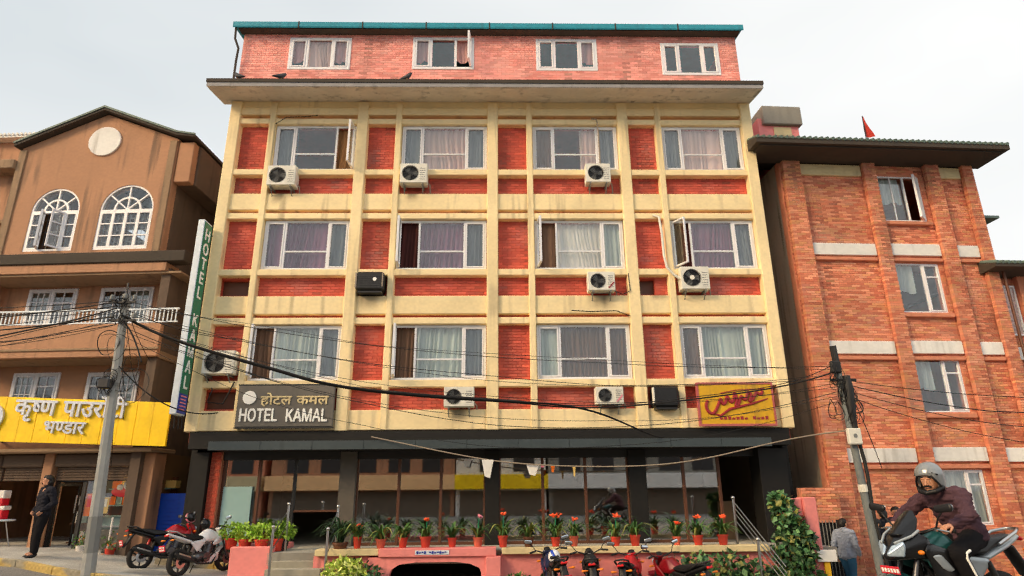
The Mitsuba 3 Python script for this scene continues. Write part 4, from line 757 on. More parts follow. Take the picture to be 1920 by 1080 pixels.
t2.part('pole_top', cat([tube([onpole2(2.8), onpole2(3.32)], .08, 8), bx(7.98, 8.22, -1.62, -1.5, 2.66, 2.95, .03), tube([onpole2(2.5)+(-.25, -.05, 0), onpole2(2.5)+(.35, -.05, 0)], .035, 6)]), 'cable')
k = t2.part('meter_box', bx(8.06, 8.36, -1.72, -1.60, 1.02, 1.38, .02), 'ac_white'); t2.part('dial', poly_xz(Point(8.21, 1.21).buffer(.045, 14), -1.73, -1.7205), 'ac_grey', under=k)
t2.part('clamp', tube([onpole2(-.0), onpole2(.16)], .10, 12), 'ac_white')
loops(t2, onpole2(2.2)+(.08, -.08, 0), 10, .17, 6); loops(t2, onpole2(2.0)+(.25, -.05, -.1), 6, .16, 7); loops(t2, onpole2(1.9)+(-.22, -.05, 0), 4, .14, 8); loops(t2, onpole2(2.5)+(-.1, -.08, .05), 8, .13, 21); loops(t2, onpole2(2.05)+(.05, -.1, 0), 8, .12, 22); loops(t2, onpole2(1.65)+(.05, -.1, 0), 5, .08, 12)
cab = [0]
def cable(pts_or_a, b=None, s=0, r=.012, mat='cable', label='', wob=.0, group='overhead cables between the two poles'):
    cab[0] += 1; p = sag(pts_or_a, b, s, wob=wob, seed=cab[0]) if b is not None else CubicSpline(np.linspace(0, 1, len(pts_or_a)), np.array(pts_or_a, float))(np.linspace(0, 1, 50))
    one('overhead_cable', tube(p, r, 6), mat, label, 'cable', True, group=group)
tp = onpole(3.95)
GB = 'thick cable bundle'
for j in range(4):
    o = np.array([0, .03*math.cos(j*1.6), .015*j-.02]); r = (.021, .017, .012, .010)[j]
    cable([tp+(.1, -.1, 0)+o, np.array([-6.75, -1.9, 3.28])+o, np.array([-4.9, -1.85, 2.75])+o*1.2, np.array([-3.4, -1.75, 2.38])+o, np.array([-1.1, -1.68, 2.14])+o*1.3, np.array([.5, -1.6, 2.04])+o, np.array([1.75, -1.55, 1.93])+o]+([np.array([2.7, -1.3, 1.72])+o, np.array([3.6, -.8, 1.42])+o*.5, np.array([4.2, -.47, 1.33])+o*.5] if j in (1, 2) else [np.array([3.2, -1.5, 1.96])+o, np.array([4.9, -1.5, 2.13])+o, np.array([6.6, -1.5, 2.36])+o, onpole2(2.72)+(-.05, -.05, .06*j)]), r=r*(.9 if j else .8), label=('heaviest black cable of the sagging bundle, running on to the right pole', 'upper of the two bundle cables that drop to the grey canopy', 'lower of the two bundle cables that drop to the grey canopy', 'thinnest cable of the bundle, running on to the right pole')[j], group='cables of the thick bundle')
for j in range(9):
    a = onpole(4.3-.1*j)+(.1, -.12, 0); b = onpole2(2.85-.10*j)+(-.05, -.05, 0); cable(a, b, .55+.15*j-.35*(j % 2), .0055+.002*(j % 3 == 0), label=f'thin black cable between the two poles, {ORD[j]} from the top at its left end', wob=.04)
cable(onpole(4.1)+(.1, -.1, 0), (-6.42, .0, 3.9), .15, .008, label='thin service wire from the left pole to the slim column', group=None)
cable(onpole(3.9)+(.1, -.1, 0), (-5.2, -.1, 2.7), .1, .008, label='thin service wire from the left pole to the hotel name board', group=None)
for j in range(13):
    z = 4.32-.05*j; e = (3.55, 3.25, 3.0, 2.8, 2.6, 2.95, 3.4, 2.7, 3.1, 2.45, 1.9, 2.2, 3.3)[j]; cable(onpole(z)+(-.1, -.12, 0), (-19+.3*(j % 3), -3.2-.5*(j % 4), e+.6), (.35, .5, .6, .3, .75, .9, .2, .5, .4, .7, .3, .6, .8)[j], (.009, .014, .007, .010, .019, .008, .007, .013, .015, .006, .008, .009, .007)[j], label=f'black cable from the left pole to the picture edge, {ORD[j]} from the top', group='cables leaving the left pole', wob=.05)
for j in range(4): cable(onpole(4.2-.12*j)+(.08, -.1, 0), (-9.2-.2*j, .9, 3.5-.9*j), .1+.08*j, .008, label=f'thin wire from the left pole to the tan building, {ORD[j]} from the top', group='service wires of the tan building', wob=.03)
cable(onpole(3.8)+(.1, -.1, 0), onpole(2.6)+(.55, -.05, .3), -.1, .018, label='short black cable drooping beside the left pole', group=None)
cable(onpole(2.5)+(.1, -.1, .3), (-6.6, -.6, 1.95), .35, .014, label='black wire curving from the junction box to the hotel', group=None)
cable([(-2.9, -.55, 1.36), (-1.3, -.7, 1.02), (.0, -.8, .78), (1.2, -.9, .66), (2.6, -1.0, .61), (4.1, -1.1, .66), (5.4, -1.2, .86), (6.6, -1.3, 1.12), (8.2, -1.45, 1.35)], r=.015, mat='cable_pale', label='pale slack cable hanging in front of the dark shopfront', group=None)
for j in range(4): cable(onpole2(2.5-.12*j)+(.1, -.05, 0), (17, -2.5-.4*j, 2.2-.25*j), .35+.2*j, .008+.003*(j == 1), label=f'thin black cable from the right pole past the brick building, {ORD[j]} from the top', group='cables leaving the right pole', wob=.03)
cable(onpole2(2.2)+(.1, -.1, 0), onpole2(.1)+(.45, -.1, .4), -.15, .01, label='thin wire looping beside the right pole', group=None)
# small cloth flags on the pale cable
for j, (x, w, h, mm) in enumerate(((-.10, .28, .42, 'white_panel'), (.95, .30, .26, 'white_panel'), (1.18, .10, .06, 'goods_pink'), (1.42, .10, .16, 'goods_orange'), (1.92, .07, .24, 'goods_yellow'), (-.62, .2, .2, 'white_panel'))):
    zc = float(np.interp(x, [-1.3, 0, 1.2, 2.6], [1.02, .78, .66, .61])) if j != 5 else .88; y = -.83 if j != 5 else .30
    m = poly_xz(Polygon([(x-w/2, zc), (x+w/2, zc-.01), (x+w*.2, zc-h), (x-w*.25, zc-h*.9)]), y, y+.008); one('cloth_scrap', m, mm, ('ragged white cloth by the dark middle pier', 'white pointed cloth on the pale cable', 'pink knot on the pale cable', 'small orange lantern cloth on the pale cable', 'narrow yellow cloth on the pale cable', 'small white cloth behind the glass left of the middle pier')[j], 'cloth')
# ---------------------------------------------------------------- terrace front: ledge, basement arch, planter, steps, railings
t = Thing('terrace_wall', 'terrace ledge of beige and pink plaster over a dark basement arch', 'wall')
t.part('ledge_stone', bx(-3.75, -2.40, -1.62, -1.2, -1.20, -1.07, .012), 'beige_stone'); t.part('ledge_stone', bx(.22, 6.0, -1.62, -1.2, -1.20, -1.07, .012), 'beige_stone')
t.part('pink_beam', bx(-2.395, .10, -1.66, -1.2, -1.23, -1.06, .012), 'pink_paint')
ar = sbox(-2.40, -2.6, .0, -1.235)
opn = Polygon([(-2.18, -2.6), (-2.18, -1.62), (-2.12, -1.48), (-1.95, -1.38), (-1.6, -1.34), (-.75, -1.34), (-.45, -1.38), (-.26, -1.46), (-.22, -1.55), (-.22, -2.6)])
t.part('arch_frame', poly_xz(ar.difference(opn), -1.60, -1.30), 'pink_paint'); t.part('pink_post', bx(-.12, .20, -1.70, -1.3, -2.6, -1.235, .015), 'pink_paint'); t.part('pink_post', bx(-2.62, -2.36, -1.58, -1.3, -2.6, -1.235, .015), 'pink_paint')
t.part('lower_wall', cat([bx(.2, 6.2, -1.48, -1.25, -2.8, -1.205), bx(-3.8, -2.62, -1.48, -1.25, -2.6, -1.205)]), 'pink_paint')
t.part('basement', cat([bx(-2.6, .2, 1.4, 1.5, -2.8, -1.3), bx(-2.6, .2, -1.25, 1.5, -1.30, -1.24), bx(-2.7, -2.6, -1.25, 1.5, -2.8, -1.3), bx(.2, .3, -1.25, 1.5, -2.8, -1.3)]), 'black')
t.part('name_strip', cat([bx(-1.62, -.90, -1.672, -1.6605, -1.185, -1.10)]), 'sign_pale'); m = meshkit.text_mesh('WELCOME', .05, .004, True) if False else None
t.part('strip_marks', cat([bx(-1.59+i*.054, -1.55+i*.054, -1.68, -1.6725, -1.17+.01*(i % 3), -1.115-.01*((i*5) % 3)) for i in range(12) if i != 4]), 'sign_blue')
t = Thing('planter_wall', 'low pink planter wall between the white motorcycle and the steps', 'planter')
t.part('front', bx(-5.66, -4.80, -1.30, -1.10, -2.0, -1.02, .015), 'pink_paint'); t.part('side', bx(-4.96, -4.80, -1.095, .4, -2.0, -1.025, .015), 'pink_paint'); t.part('soil', bx(-5.6, -4.97, -1.095, .4, -1.35, -1.15), 'soil'); t.part('end', bx(-5.66, -5.605, -1.095, .4, -2.0, -1.03, .012), 'pink_paint')
t = Thing('entrance_steps', 'worn grey stone steps up to the hotel door', 'steps')
for i in range(6): t.part('step', bx(-4.74, -3.70+.06*i, -.80-.30*i-.31, -.80-.30*i, -2.6, FZ-.02-.135*i, .012), 'step_stone')
t.part('landing', bx(-4.79, -3.66, -.79, .5, -1.6, FZ+.006, .01), 'step_stone')
t = Thing('handrail', 'steel handrail on the left side of the entrance steps', 'handrail')
for p, q_ in (((-4.56, -1.95, -1.75), (-4.56, -1.95, -.61)), ((-4.62, -.85, -1.15), (-4.62, -.85, -.17))):
    t.part('post', tube([p, q_], .028, 10), 'steel', True); t.part('finial', ball(q_[0], q_[1], q_[2]+.02, .042), 'steel', True)
for d in (.12, .45): t.part('rail', tube([(-4.56, -1.95, -.61-d), (-4.62, -.85, -.17-d)], .012, 8), 'steel', True)
t = Thing('handrail', 'steel handrail with wires on the right side of the entrance steps', 'handrail')
for p, q_ in (((-3.42, -1.95, -1.9), (-3.42, -1.95, -.66)), ((-3.50, -.85, -1.15), (-3.50, -.85, -.23))):
    t.part('post', tube([p, q_], .028, 10), 'steel', True); t.part('finial', ball(q_[0], q_[1], q_[2]+.02, .042), 'steel', True)
for d in (.08, .3, .5): t.part('rail', tube([(-3.42, -1.95, -.66-d), (-3.50, -.85, -.23-d)], .010, 8), 'steel', True)
t = Thing('handrail', 'steel railing with slanting wires at the right end of the terrace', 'handrail')
for p, q_ in (((5.60, -2.0, -2.2), (5.60, -2.0, -.95)), ((5.52, -1.0, -1.15), (5.52, -1.0, -.12))):
    t.part('post', tube([p, q_], .03, 10), 'steel', True); t.part('finial', ball(q_[0], q_[1], q_[2]+.02, .045), 'steel', True)
for d in (.1, .22, .34, .5): t.part('rail', tube([(5.55, -1.0, -.12-d), (6.05, -2.2, -1.35-d)], .012, 8), 'grey_steel', True)
t = Thing('pink_pillar', 'pink painted pillar half covered by the climbing plant', 'pillar'); t.part('shaft', bx(6.92, 7.20, -1.5, -1.1, -2.6, -.10, .02), 'pink_paint'); t.part('shoulder', bx(6.55, 6.915, -1.42, -1.12, -.5, -.12, .02), 'pink_paint')
t = Thing('gate_wall', 'small brick gate wall with a dark grille door beside the hotel', 'gate')
m, c = bricks([(7.62, 8.55, -.62, .10)], .10, ORG, H=.06); t.part('brickwork', m, 'brick_colour', color=c, kind='stuff'); t.part('lintel', bx(7.6, 8.5, .12, .3, -.7, .11), 'mortar')
t.part('grille_frame', cat([bx(7.62, 7.68, .1, .16, -2.3, -.64), bx(8.38, 8.44, .1, .16, -2.3, -.64)]), 'dark_metal')
for i in range(9): t.part('grille_bar', tube([(7.7+i*.085, .12, -2.3), (7.7+i*.085, .12, -.65)], .012, 5), 'ac_grey')
t.part('dark_sheet', bx(7.62, 8.44, .2, .22, -2.3, -.62), 'dark_metal')
t = Thing('notice_board', 'small white notice board on a yellow post beside the pink pillar', 'sign'); t.part('board', bx(7.0, 7.42, -1.62, -1.58, -1.42, -1.18, .01), 'white_panel'); t.part('post', bx(7.15, 7.27, -1.575, -1.53, -2.4, -1.3), 'sign_yellow')
one('end_passage_wall', bx(7.6, 8.6, 6.5, 6.7, -2.3, 9), 'side_concrete', 'stained wall at the back of the gap right of the hotel', 'wall')

# ---------------------------------------------------------------- plants
def strap(r, base, az, L, w, droop, cols):
    n = 6; V, C = [], []; d = np.array([math.cos(az), math.sin(az), 0]); s = np.array([-d[1], d[0], 0]); c = np.array(cols[int(r.integers(len(cols)))])*r.uniform(.7, 1.25)
    for i in range(n):
        u = i/(n-1); p = np.array(base)+d*L*(.75*u*u*droop+.25*u)+np.array([0, 0, L*(u-.62*droop*u*u*u*1.3)]); ww = w*math.sin(math.pi*min(.98, .25+.75*u)); V += [p-s*ww, p+s*ww]; C += [c, c*1.15]
    Fc = []
    for i in range(n-1): a = 2*i; Fc += [(a, a+1, a+3), (a, a+3, a+2)]
    return V, Fc, C
def gather(lst):
    V, Fc, C = [], [], []
    for v, f, c in lst: b = len(V); V += list(v); C += list(c); Fc += [tuple(b+i for i in q) for q in f]
    return trimesh.Trimesh(np.array(V), Fc, process=False), np.clip(np.array(C), 0, 1)
def leafball(r, c, rad, n, size, cols, bias=.3):
    out = []
    for i in range(n):
        v = r.normal(0, 1, 3); v /= np.linalg.norm(v); p = np.array(c)+v*np.array(rad)*r.uniform(.35, 1.0)**.6*(1+bias*(r.random()-.5)); d = v*.5+r.normal(0, .6, 3)+(0, 0, -.25); d /= np.linalg.norm(d)
        e = np.cross(d, r.normal(0, 1, 3)); e /= np.linalg.norm(e); up_ = np.cross(e, d); L = size*r.uniform(.6, 1.3); w = L*.36; cc = np.array(cols[int(r.integers(len(cols)))])*r.uniform(.65, 1.3)
        out.append(([p, p+d*L*.45+e*w+up_*L*.08, p+d*L, p+d*L*.45-e*w+up_*L*.08], [(0, 1, 2), (0, 2, 3)], [cc]*4))
    return out
G1 = [lin(70, 104, 50), lin(52, 86, 44), lin(88, 122, 62), lin(60, 96, 48), lin(132, 134, 70)]; G2 = [lin(150, 190, 50), lin(120, 164, 44), lin(176, 206, 84)]; G3 = [lin(60, 100, 62), lin(78, 124, 74), lin(48, 78, 48), lin(112, 156, 102), lin(60, 100, 62), lin(48, 78, 48), lin(136, 138, 74)]
def pot(t, r=.125, h=.24, mat='clay_pot'):
    t.part('pot', lathe([(0, 0), (r*.70, 0), (r*.95, h*.82), (r*1.06, h*.82), (r*1.06, h), (r*.94, h), (r*.9, h*.9), (0, h*.9)], 20), mat, 35)
nm = ['leftmost red pot of the ledge, half hidden by the spiky palm', 'red pot of strap leaves second along the ledge', 'red pot of strap leaves third along the ledge', 'red pot with one orange bloom left of the blue strip', 'broad red pot of strap leaves above the blue strip', 'red pot with pink blooms left of the middle pier', 'red pot with a tall orange bloom under the middle pier', 'dark clay pot of arching leaves right of the middle pier', 'red pot with wide orange blooms behind the blue and white helmet', 'pale red pot with a single orange bloom', 'red pot with orange blooms before the second pier', 'red pot without flowers right of the second pier', 'red pot with pale buds behind the blue mirror', 'red pot with a round orange bloom near the right end', 'last red pot with an orange bloom on the ledge']
px = [-2.94, -2.44, -1.89, -1.41, -.89, -.31, .20, .79, 1.36, 1.79, 2.66, 3.16, 4.09, 4.55, 5.03]; blo = [.5, 0, 0, .62, 0, .66, .72, 0, .68, .6, .66, 0, .5, .62, .62]
for j, x in enumerate(px):
    r = np.random.default_rng(100+j); t = Thing('potted_lily', nm[j], 'potted plant', place(x+r.uniform(-.05, .05), -1.40+r.uniform(-.05, .05), -1.068) @ T().rotate((1, .4, 0), r.uniform(-3, 3)), 'pots along the terrace ledge')
    pot(t, r.uniform(.09, .125), r.uniform(.175, .24), 'wood_brown' if j == 7 else 'faded_pot' if j in (1, 5, 9, 12) else 'clay_pot'); t.part('soil', lathe([(0, .15), (.078, .15), (0, .151)], 14), 'soil')
    t.part('foliage', *(lambda mc: (mc[0], 'leaf_colour', True, mc[1]))(gather([strap(r, (r.normal(0, .02), r.normal(0, .02), .15), r.uniform(0, 6.28), r.uniform(.34, .55+.3*r.random()), r.uniform(.020, .034), r.uniform(.5, 1.0+.4*r.random()), G1) for i in range(int(r.integers(44, 76)))])))
    if blo[j]:
        h = blo[j]-.06; t.part('stem', tube([(0, 0, .14), (.01, 0, h*.7), (.03, -.02, h)], .009, 6), 'paint_green')
        fl = []
        for i in range(12 if j != 8 else 22):
            a = r.uniform(0, 6.28); d = np.array([math.cos(a), math.sin(a), r.uniform(.1, .9)]); d /= np.linalg.norm(d); o = np.array([.03, -.02, h])+r.normal(0, .015, 3)*((3, 1, 1) if j == 8 else (1, 1, 1)); fl.append(mv(hull([(0, 0, 0, .006), (d[0]*.04, d[1]*.04, d[2]*.04, .02), (d[0]*.065, d[1]*.065, d[2]*.065, .012)], 1), *o))
        t.part('flower', cat(fl), 'orange_flower' if j != 5 else 'goods_pink')
for j, (x, y, lab) in enumerate(((-5.52, -.85, 'bright green bush in a red pot at the left of the pink planter'), (-5.12, -.95, 'bright green bush in a red pot in the middle of the pink planter'), (-4.72, -.75, 'low bright green bush in a dark pot on the pink planter'), (-5.98, -.45, 'bright green bush behind the mirror of the white motorcycle'))):
    r = np.random.default_rng(200+j); t = Thing('potted_bush', lab, 'potted plant', place(x, y, -1.12), 'bushes on the pink planter'); pot(t, .15, .24, 'clay_pot' if j != 2 else 'black')
    t.part('foliage', *(lambda mc: (mc[0], 'leaf_colour', False, mc[1]))(gather(leafball(r, (0, 0, .38), (.27, .22, .19), 330, .085, G2))))
r = np.random.default_rng(230); t = Thing('potted_palm', 'tall green spiky plant in a red pot left of the entrance door', 'potted plant', place(-4.80, -.85, -1.14)); pot(t, .14, .26)
t.part('foliage', *(lambda mc: (mc[0], 'leaf_colour', True, mc[1]))(gather([strap(r, (0, 0, .25), r.uniform(0, 6.28), r.uniform(.4, .66), .02, r.uniform(.3, .8), [lin(110, 140, 66), lin(84, 120, 52)]) for i in range(44)])))
r = np.random.default_rng(231); t = Thing('spiky_palm', 'dark drooping spiky palm right of the steps', 'potted plant', place(-3.28, -1.35, -1.2)); pot(t, .16, .26, 'wood_brown')
t.part('foliage', *(lambda mc: (mc[0], 'leaf_colour', True, mc[1]))(gather([strap(r, (r.normal(0, .03), r.normal(0, .03), r.uniform(.2, .4)), r.uniform(0, 6.28), r.uniform(.5, .85), .017, r.uniform(.7, 1.15), [lin(60, 90, 56), lin(44, 70, 44)]) for i in range(90)])))
r = np.random.default_rng(232); t = Thing('lime_bush', 'bright lime green leafy bush at the foot of the terrace wall', 'bush', place(-3.0, -2.0, -1.95)); t.part('pot', lathe([(0, 0), (.25, 0), (.33, .4), (.3, .4), (0, .36)], 20), 'wood_brown', 30)
t.part('foliage', *(lambda mc: (mc[0], 'leaf_colour', False, mc[1]))(gather(leafball(r, (0, 0, .52), (.42, .3, .22), 520, .11, [lin(190, 206, 96), lin(150, 178, 60), lin(208, 216, 130)]))))
def shrub(name, lab, x, y, z, balls, n, size, cols, seed, cat_='shrub'):
    r = np.random.default_rng(seed); t = Thing(name, lab, cat_, place(x, y, z)); L = []
    for cx, cy, cz_, rx, ry, rz in balls: L += leafball(r, (cx, cy, cz_), (rx, ry, rz), n, size, cols); t.part('stem', tube([(cx*.3, cy*.3, -.1), (cx*.8, cy*.8, cz_*.6), (cx, cy, cz_)], [.03, .022, .01], 6), 'wood_brown')
    mm, cc = gather(L); t.part('foliage', mm, 'leaf_colour', color=cc)
shrub('ledge_shrub', 'dark shrub in the shade between the lime bush and the arch', -2.55, -1.75, -2.0, [(0, 0, .35, .3, .2, .3), (.2, 0, .15, .25, .2, .25), (-.3, .1, .5, .3, .15, .2)], 150, .11, G3, 240)
shrub('ledge_shrub', 'green shrub behind the parked motorcycles right of the arch', .75, -1.75, -2.1, [(-.2, 0, .32, .3, .2, .22), (.25, 0, .22, .35, .2, .22)], 170, .11, [lin(96, 132, 56), lin(70, 108, 50)], 241)
shrub('ledge_shrub', 'broad leaved shrub under the right end of the ledge', 4.9, -1.85, -2.12, [(-.6, 0, .60, .42, .22, .34), (.1, 0, .66, .4, .22, .3), (-.2, -.1, .28, .6, .25, .3), (.6, 0, .45, .35, .2, .35), (-1.1, 0, .5, .3, .2, .3)], 170, .15, G3, 242)
shrub('climbing_plant', 'big green climbing plant covering the pink pillar', 6.45, -1.55, -2.4, [(.0, 0, 2.0, .28, .22, .30), (.12, 0, 1.62, .36, .24, .34), (-.05, -.05, 1.2, .36, .26, .34), (.1, -.1, .8, .45, .28, .36), (.2, -.1, .45, .5, .3, .36), (-.12, 0, 2.25, .15, .12, .14), (.38, -.05, 1.3, .14, .15, .4), (-.4, -.1, .6, .25, .2, .3)], 210, .16, G3, 243, 'climbing plant')

# ---------------------------------------------------------------- people
MF = manifold3d.Manifold
def mball(c, r): return MF.sphere(r, 20).translate(tuple(float(v) for v in c))
def mhull(*balls): return MF.batch_hull([mball(b[0], b[1]) for b in balls])
def smooth_union(parts, edge, it=8):
    m = MF.batch_boolean(parts, manifold3d.OpType.Add).refine_to_length(edge).to_mesh()
    tm = trimesh.Trimesh(m.vert_properties[:, :3], m.tri_verts, process=True); trimesh.smoothing.filter_taubin(tm, iterations=it); return tm
def V3(*a): return np.array(a, float)
def hand(wr, el, side, curl=.9, fwd=None, palm_n=None, s=1.):
    """palm and five bent fingers that continue the forearm; palm_n: the way the palm faces"""
    d = V3(*wr)-V3(*el) if fwd is None else V3(*fwd); d /= np.linalg.norm(d); pn = V3(*(palm_n if palm_n is not None else (0, -side, 0))); pn -= d*(pn@d); pn /= np.linalg.norm(pn)+1e-9; lat = np.cross(d, pn)*side
    w = V3(*wr); P = [mhull((w, .026*s), (w+d*.03*s+lat*.012*s, .022*s), (w+d*.085*s+lat*.032*s, .0145*s), (w+d*.088*s-lat*.030*s, .0145*s))]
    for i, (o, L) in enumerate(((.033, .072), (.011, .082), (-.011, .076), (-.032, .060))):
        p = w+d*.086*s+lat*o*s; a = 0; q = p
        for k, f in enumerate((.45, .32, .23)):
            a += curl*(.55 if k == 0 else .75)*(1+.06*i); dirn = d*math.cos(a)+pn*math.sin(a); n_ = q+dirn*L*f*s; P.append(mhull((q, (.0095-.0008*k)*s), (n_, (.0087-.0008*k)*s))); q = n_
    b = w+d*.03*s+lat*.028*s; k1 = b+(d*.5+lat*.75+pn*.3)*.034*s; k2 = k1+(d*.75+lat*.1+pn*.55)*.032*s; k3 = k2+(d*.6-lat*.25+pn*.65)*.026*s
    P += [mhull((b, .013*s), (k1, .0115*s)), mhull((k1, .0115*s), (k2, .0098*s)), mhull((k2, .0098*s), (k3, .0085*s))]
    return P
def rotv(deg, ax):
    return trimesh.transformations.rotation_matrix(math.radians(deg), ax)[:3, :3]
def head_parts(c, R):
    """cranium, face, nose, ears and jaw round the head centre c; R turns +x (the face) to where the head looks"""
    f = lambda *p: V3(*c)+R@V3(*p)
    return [mhull((f(-.015, 0, .03), .088), (f(.015, 0, .035), .085), (f(-.03, 0, .0), .078)), mhull((f(.03, 0, .02), .072), (f(.045, .022, -.06), .035), (f(.045, -.022, -.06), .035), (f(.062, 0, -.088), .022), (f(.0, .045, -.055), .03), (f(.0, -.045, -.055), .03)),
        mhull((f(.098, 0, .012), .009), (f(.116, 0, -.028), .012)), mhull((f(.104, .012, -.032), .008), (f(.104, -.012, -.032), .008)), mhull((f(.088, .02, -.056), .009), (f(.094, 0, -.057), .010), (f(.088, -.02, -.056), .009)),
        mhull((f(.09, .035, .028), .011), (f(.096, .012, .03), .009)), mhull((f(.09, -.035, .028), .011), (f(.096, -.012, .03), .009)),
        mhull((f(-.005, .082, .018), .014), (f(.0, .083, -.022), .010)), mhull((f(-.005, -.082, .018), .014), (f(.0, -.083, -.022), .010))]
def face_bits(t, c, R, hair=True, mous=False, hairlen=0.):
    f = lambda *p: V3(*c)+R@V3(*p)
    for s in (1, -1):
        e = ball(*f(.0785, .031*s, .006), .0125); t.part('eye', e, 'letter_white', True); t.part('pupil', ball(*f(.0862, .031*s, .006), .0068), 'black', True)
        t.part('eyebrow', tube([f(.094, .016*s, .034), f(.097, .033*s, .039), f(.088, .05*s, .033)], .0045, 6), 'hair', True)
    t.part('lips', smooth_union([mhull((f(.093, .018, -.062), .005), (f(.099, 0, -.061), .006)), mhull((f(.093, -.018, -.062), .005), (f(.099, 0, -.061), .006))], .008, 2), 'lips', True)
    if mous: t.part('moustache', smooth_union([mhull((f(.104, .002, -.044), .011), (f(.092, .034, -.054), .008)), mhull((f(.104, -.002, -.044), .011), (f(.092, -.034, -.054), .008))], .008, 2), 'hair', True)
    if hair:
        hp = [mhull((f(-.022, 0, .045), .096), (f(.012, 0, .062), .082), (f(-.045, 0, .0), .084), (f(.05, 0, .085), .05))]
        if hairlen: hp.append(mhull((f(-.05, .03, -.02), .07), (f(-.05, -.03, -.02), .07), (f(-.055, 0, -.02-hairlen), .06)))
        cutb = mball(f(.085, 0, -.05), .115); m = MF.batch_boolean(hp, manifold3d.OpType.Add)-cutb; mm = m.refine_to_length(.02).to_mesh(); tm = trimesh.Trimesh(mm.vert_properties[:, :3], mm.tri_verts); trimesh.smoothing.filter_taubin(tm, iterations=3); n_ = meshkit.noise(tm.vertices*60, 2); tm.vertices = tm.vertices+(n_[:, None]-.5)*.012; t.part('hair', tm, 'hair', True)
def limb(p, r0, q, r1): return mhull((p, r0), (q, r1))
def person(label, m, J, top, legs, mous=False, hair=True, hairlen=0., look=0, tilt=0, hands=((.7, None, None), (.7, None, None)), stripe=None, collar=True, shoe='black', headpitch=0):
    """J: joints in the person's own frame (x ahead, y left). Body: one continuous surface; clothes lie over it as their own meshes."""
    t = Thing('person', label, 'person', m); g = {k: V3(*v) for k, v in J.items()}; R = rotv(look, (0, 0, 1))@rotv(headpitch, (0, 1, 0))@rotv(tilt, (1, 0, 0))
    tor = [mhull((g['hipL'], .10), (g['hipR'], .10), (g['waist'], .115)), mhull((g['waist']+(0, .05, 0), .105), (g['waist']-(0, .05, 0), .105), (g['chest']+(0, .07, 0), .105), (g['chest']-(0, .07, 0), .105)), mhull((g['chest']+(0, .06, 0), .105), (g['chest']-(0, .06, 0), .105), (g['shL'], .062), (g['shR'], .062), (g['neck'], .06))]
    nk = [limb(g['neck'], .058, g['head']+R@V3(-.02, 0, -.05), .054)]; arms, lg, hd, ft = [], [], [], []
    for s in 'LR':
        arms += [limb(g['sh'+s], .060, g['el'+s], .045), limb(g['el'+s], .045, g['wr'+s], .029)]; lg += [limb(g['hip'+s], .092, g['kn'+s], .060), limb(g['kn'+s], .060, g['an'+s], .040)]
        h = hands[0 if s == 'L' else 1]; hd += hand(g['wr'+s], g['el'+s], 1 if s == 'L' else -1, h[0], h[1], h[2]); a = g['an'+s]; d = g['to'+s]-a; ft.append((a, d))
        lg.append(mhull((a, .04), (a+d*.8+(0, 0, 0), .03)))
    t.part('body', smooth_union(tor+nk+head_parts(g['head'], R)+arms+lg+hd, .012, 5), 'skin', True)
    inf = lambda L, k: L
    jk = [mhull((g['hipL']*.5+g['hipR']*.5+(g['hipL']-g['hipR'])*.42+(0, 0, .02), .135), (g['hipL']*.5+g['hipR']*.5-(g['hipL']-g['hipR'])*.42+(0, 0, .02), .135), (g['waist']+(0, .05, 0), .132), (g['waist']-(0, .05, 0), .132)), mhull((g['waist']+(0, .05, 0), .130), (g['waist']-(0, .05, 0), .130), (g['chest']+(0, .075, 0), .130), (g['chest']-(0, .075, 0), .130)), mhull((g['chest']+(0, .065, 0), .128), (g['chest']-(0, .065, 0), .128), (g['shL'], .082), (g['shR'], .082), (g['neck']-(0, 0, .03), .075))]
    for s in 'LR': e = g['el'+s]; w = g['wr'+s]; jk += [limb(g['sh'+s], .082, e, .064), limb(e, .064, w-(w-e)/np.linalg.norm(w-e)*.01, .046)]
    if collar: jk.append(limb(g['neck']-(0, 0, .01), .078, g['neck']+(0.01, 0, .03), .074))
    jm = smooth_union(jk, .018, 7); n_ = meshkit.fbm(jm.vertices*np.array([9, 9, 5.]), 3, 4); jm.vertices = jm.vertices+jm.vertex_normals*((n_[:, None]-.34)*.05+(np.abs(meshkit.noise(jm.vertices*np.array([14, 14, 26.]), 8)-.5)[:, None]-.25)*.055); t.part('jacket', jm, top, True)
    tr = [mhull((g['hipL'], .118), (g['hipR'], .118), (g['waist']-(0, 0, .06), .118))]
    for s in 'LR': a, kn = g['an'+s], g['kn'+s]; tr += [limb(g['hip'+s], .115, kn, .082), limb(kn, .082, a+(kn-a)*.08, .070)]
    tm = smooth_union(tr, .024, 7); n_ = meshkit.fbm(tm.vertices*np.array([10, 10, 6.]), 3, 9); tm.vertices = tm.vertices+tm.vertex_normals*((n_[:, None]-.5)*.028); t.part('trousers', tm, legs, True)
    for a, d in ft: u = d/np.linalg.norm(d); t.part('shoe', smooth_union([mhull((a-(0, 0, .035)-u*.03, .044), (a+d*.55-(0, 0, .045), .042), (a+d*1.0-(0, 0, .05), .034))], .02, 3), shoe, True)
    if stripe:
        for s in stripe: k0, a0 = g['kn'+s], g['an'+s]; o = V3(0, .086 if s == 'L' else -.086, 0); h0 = g['hip'+s]; t.part('trouser_stripe', tube([h0+(k0-h0)*.75+o*1.04, h0+(k0-h0)*.92+o*1.0, k0+(a0-k0)*.08+o*.98, k0+(a0-k0)*.5+o*.88, a0+o*.75], .013, 8), 'letter_white', True)
    face_bits(t, g['head'], R, hair, mous, hairlen); return t, g, R
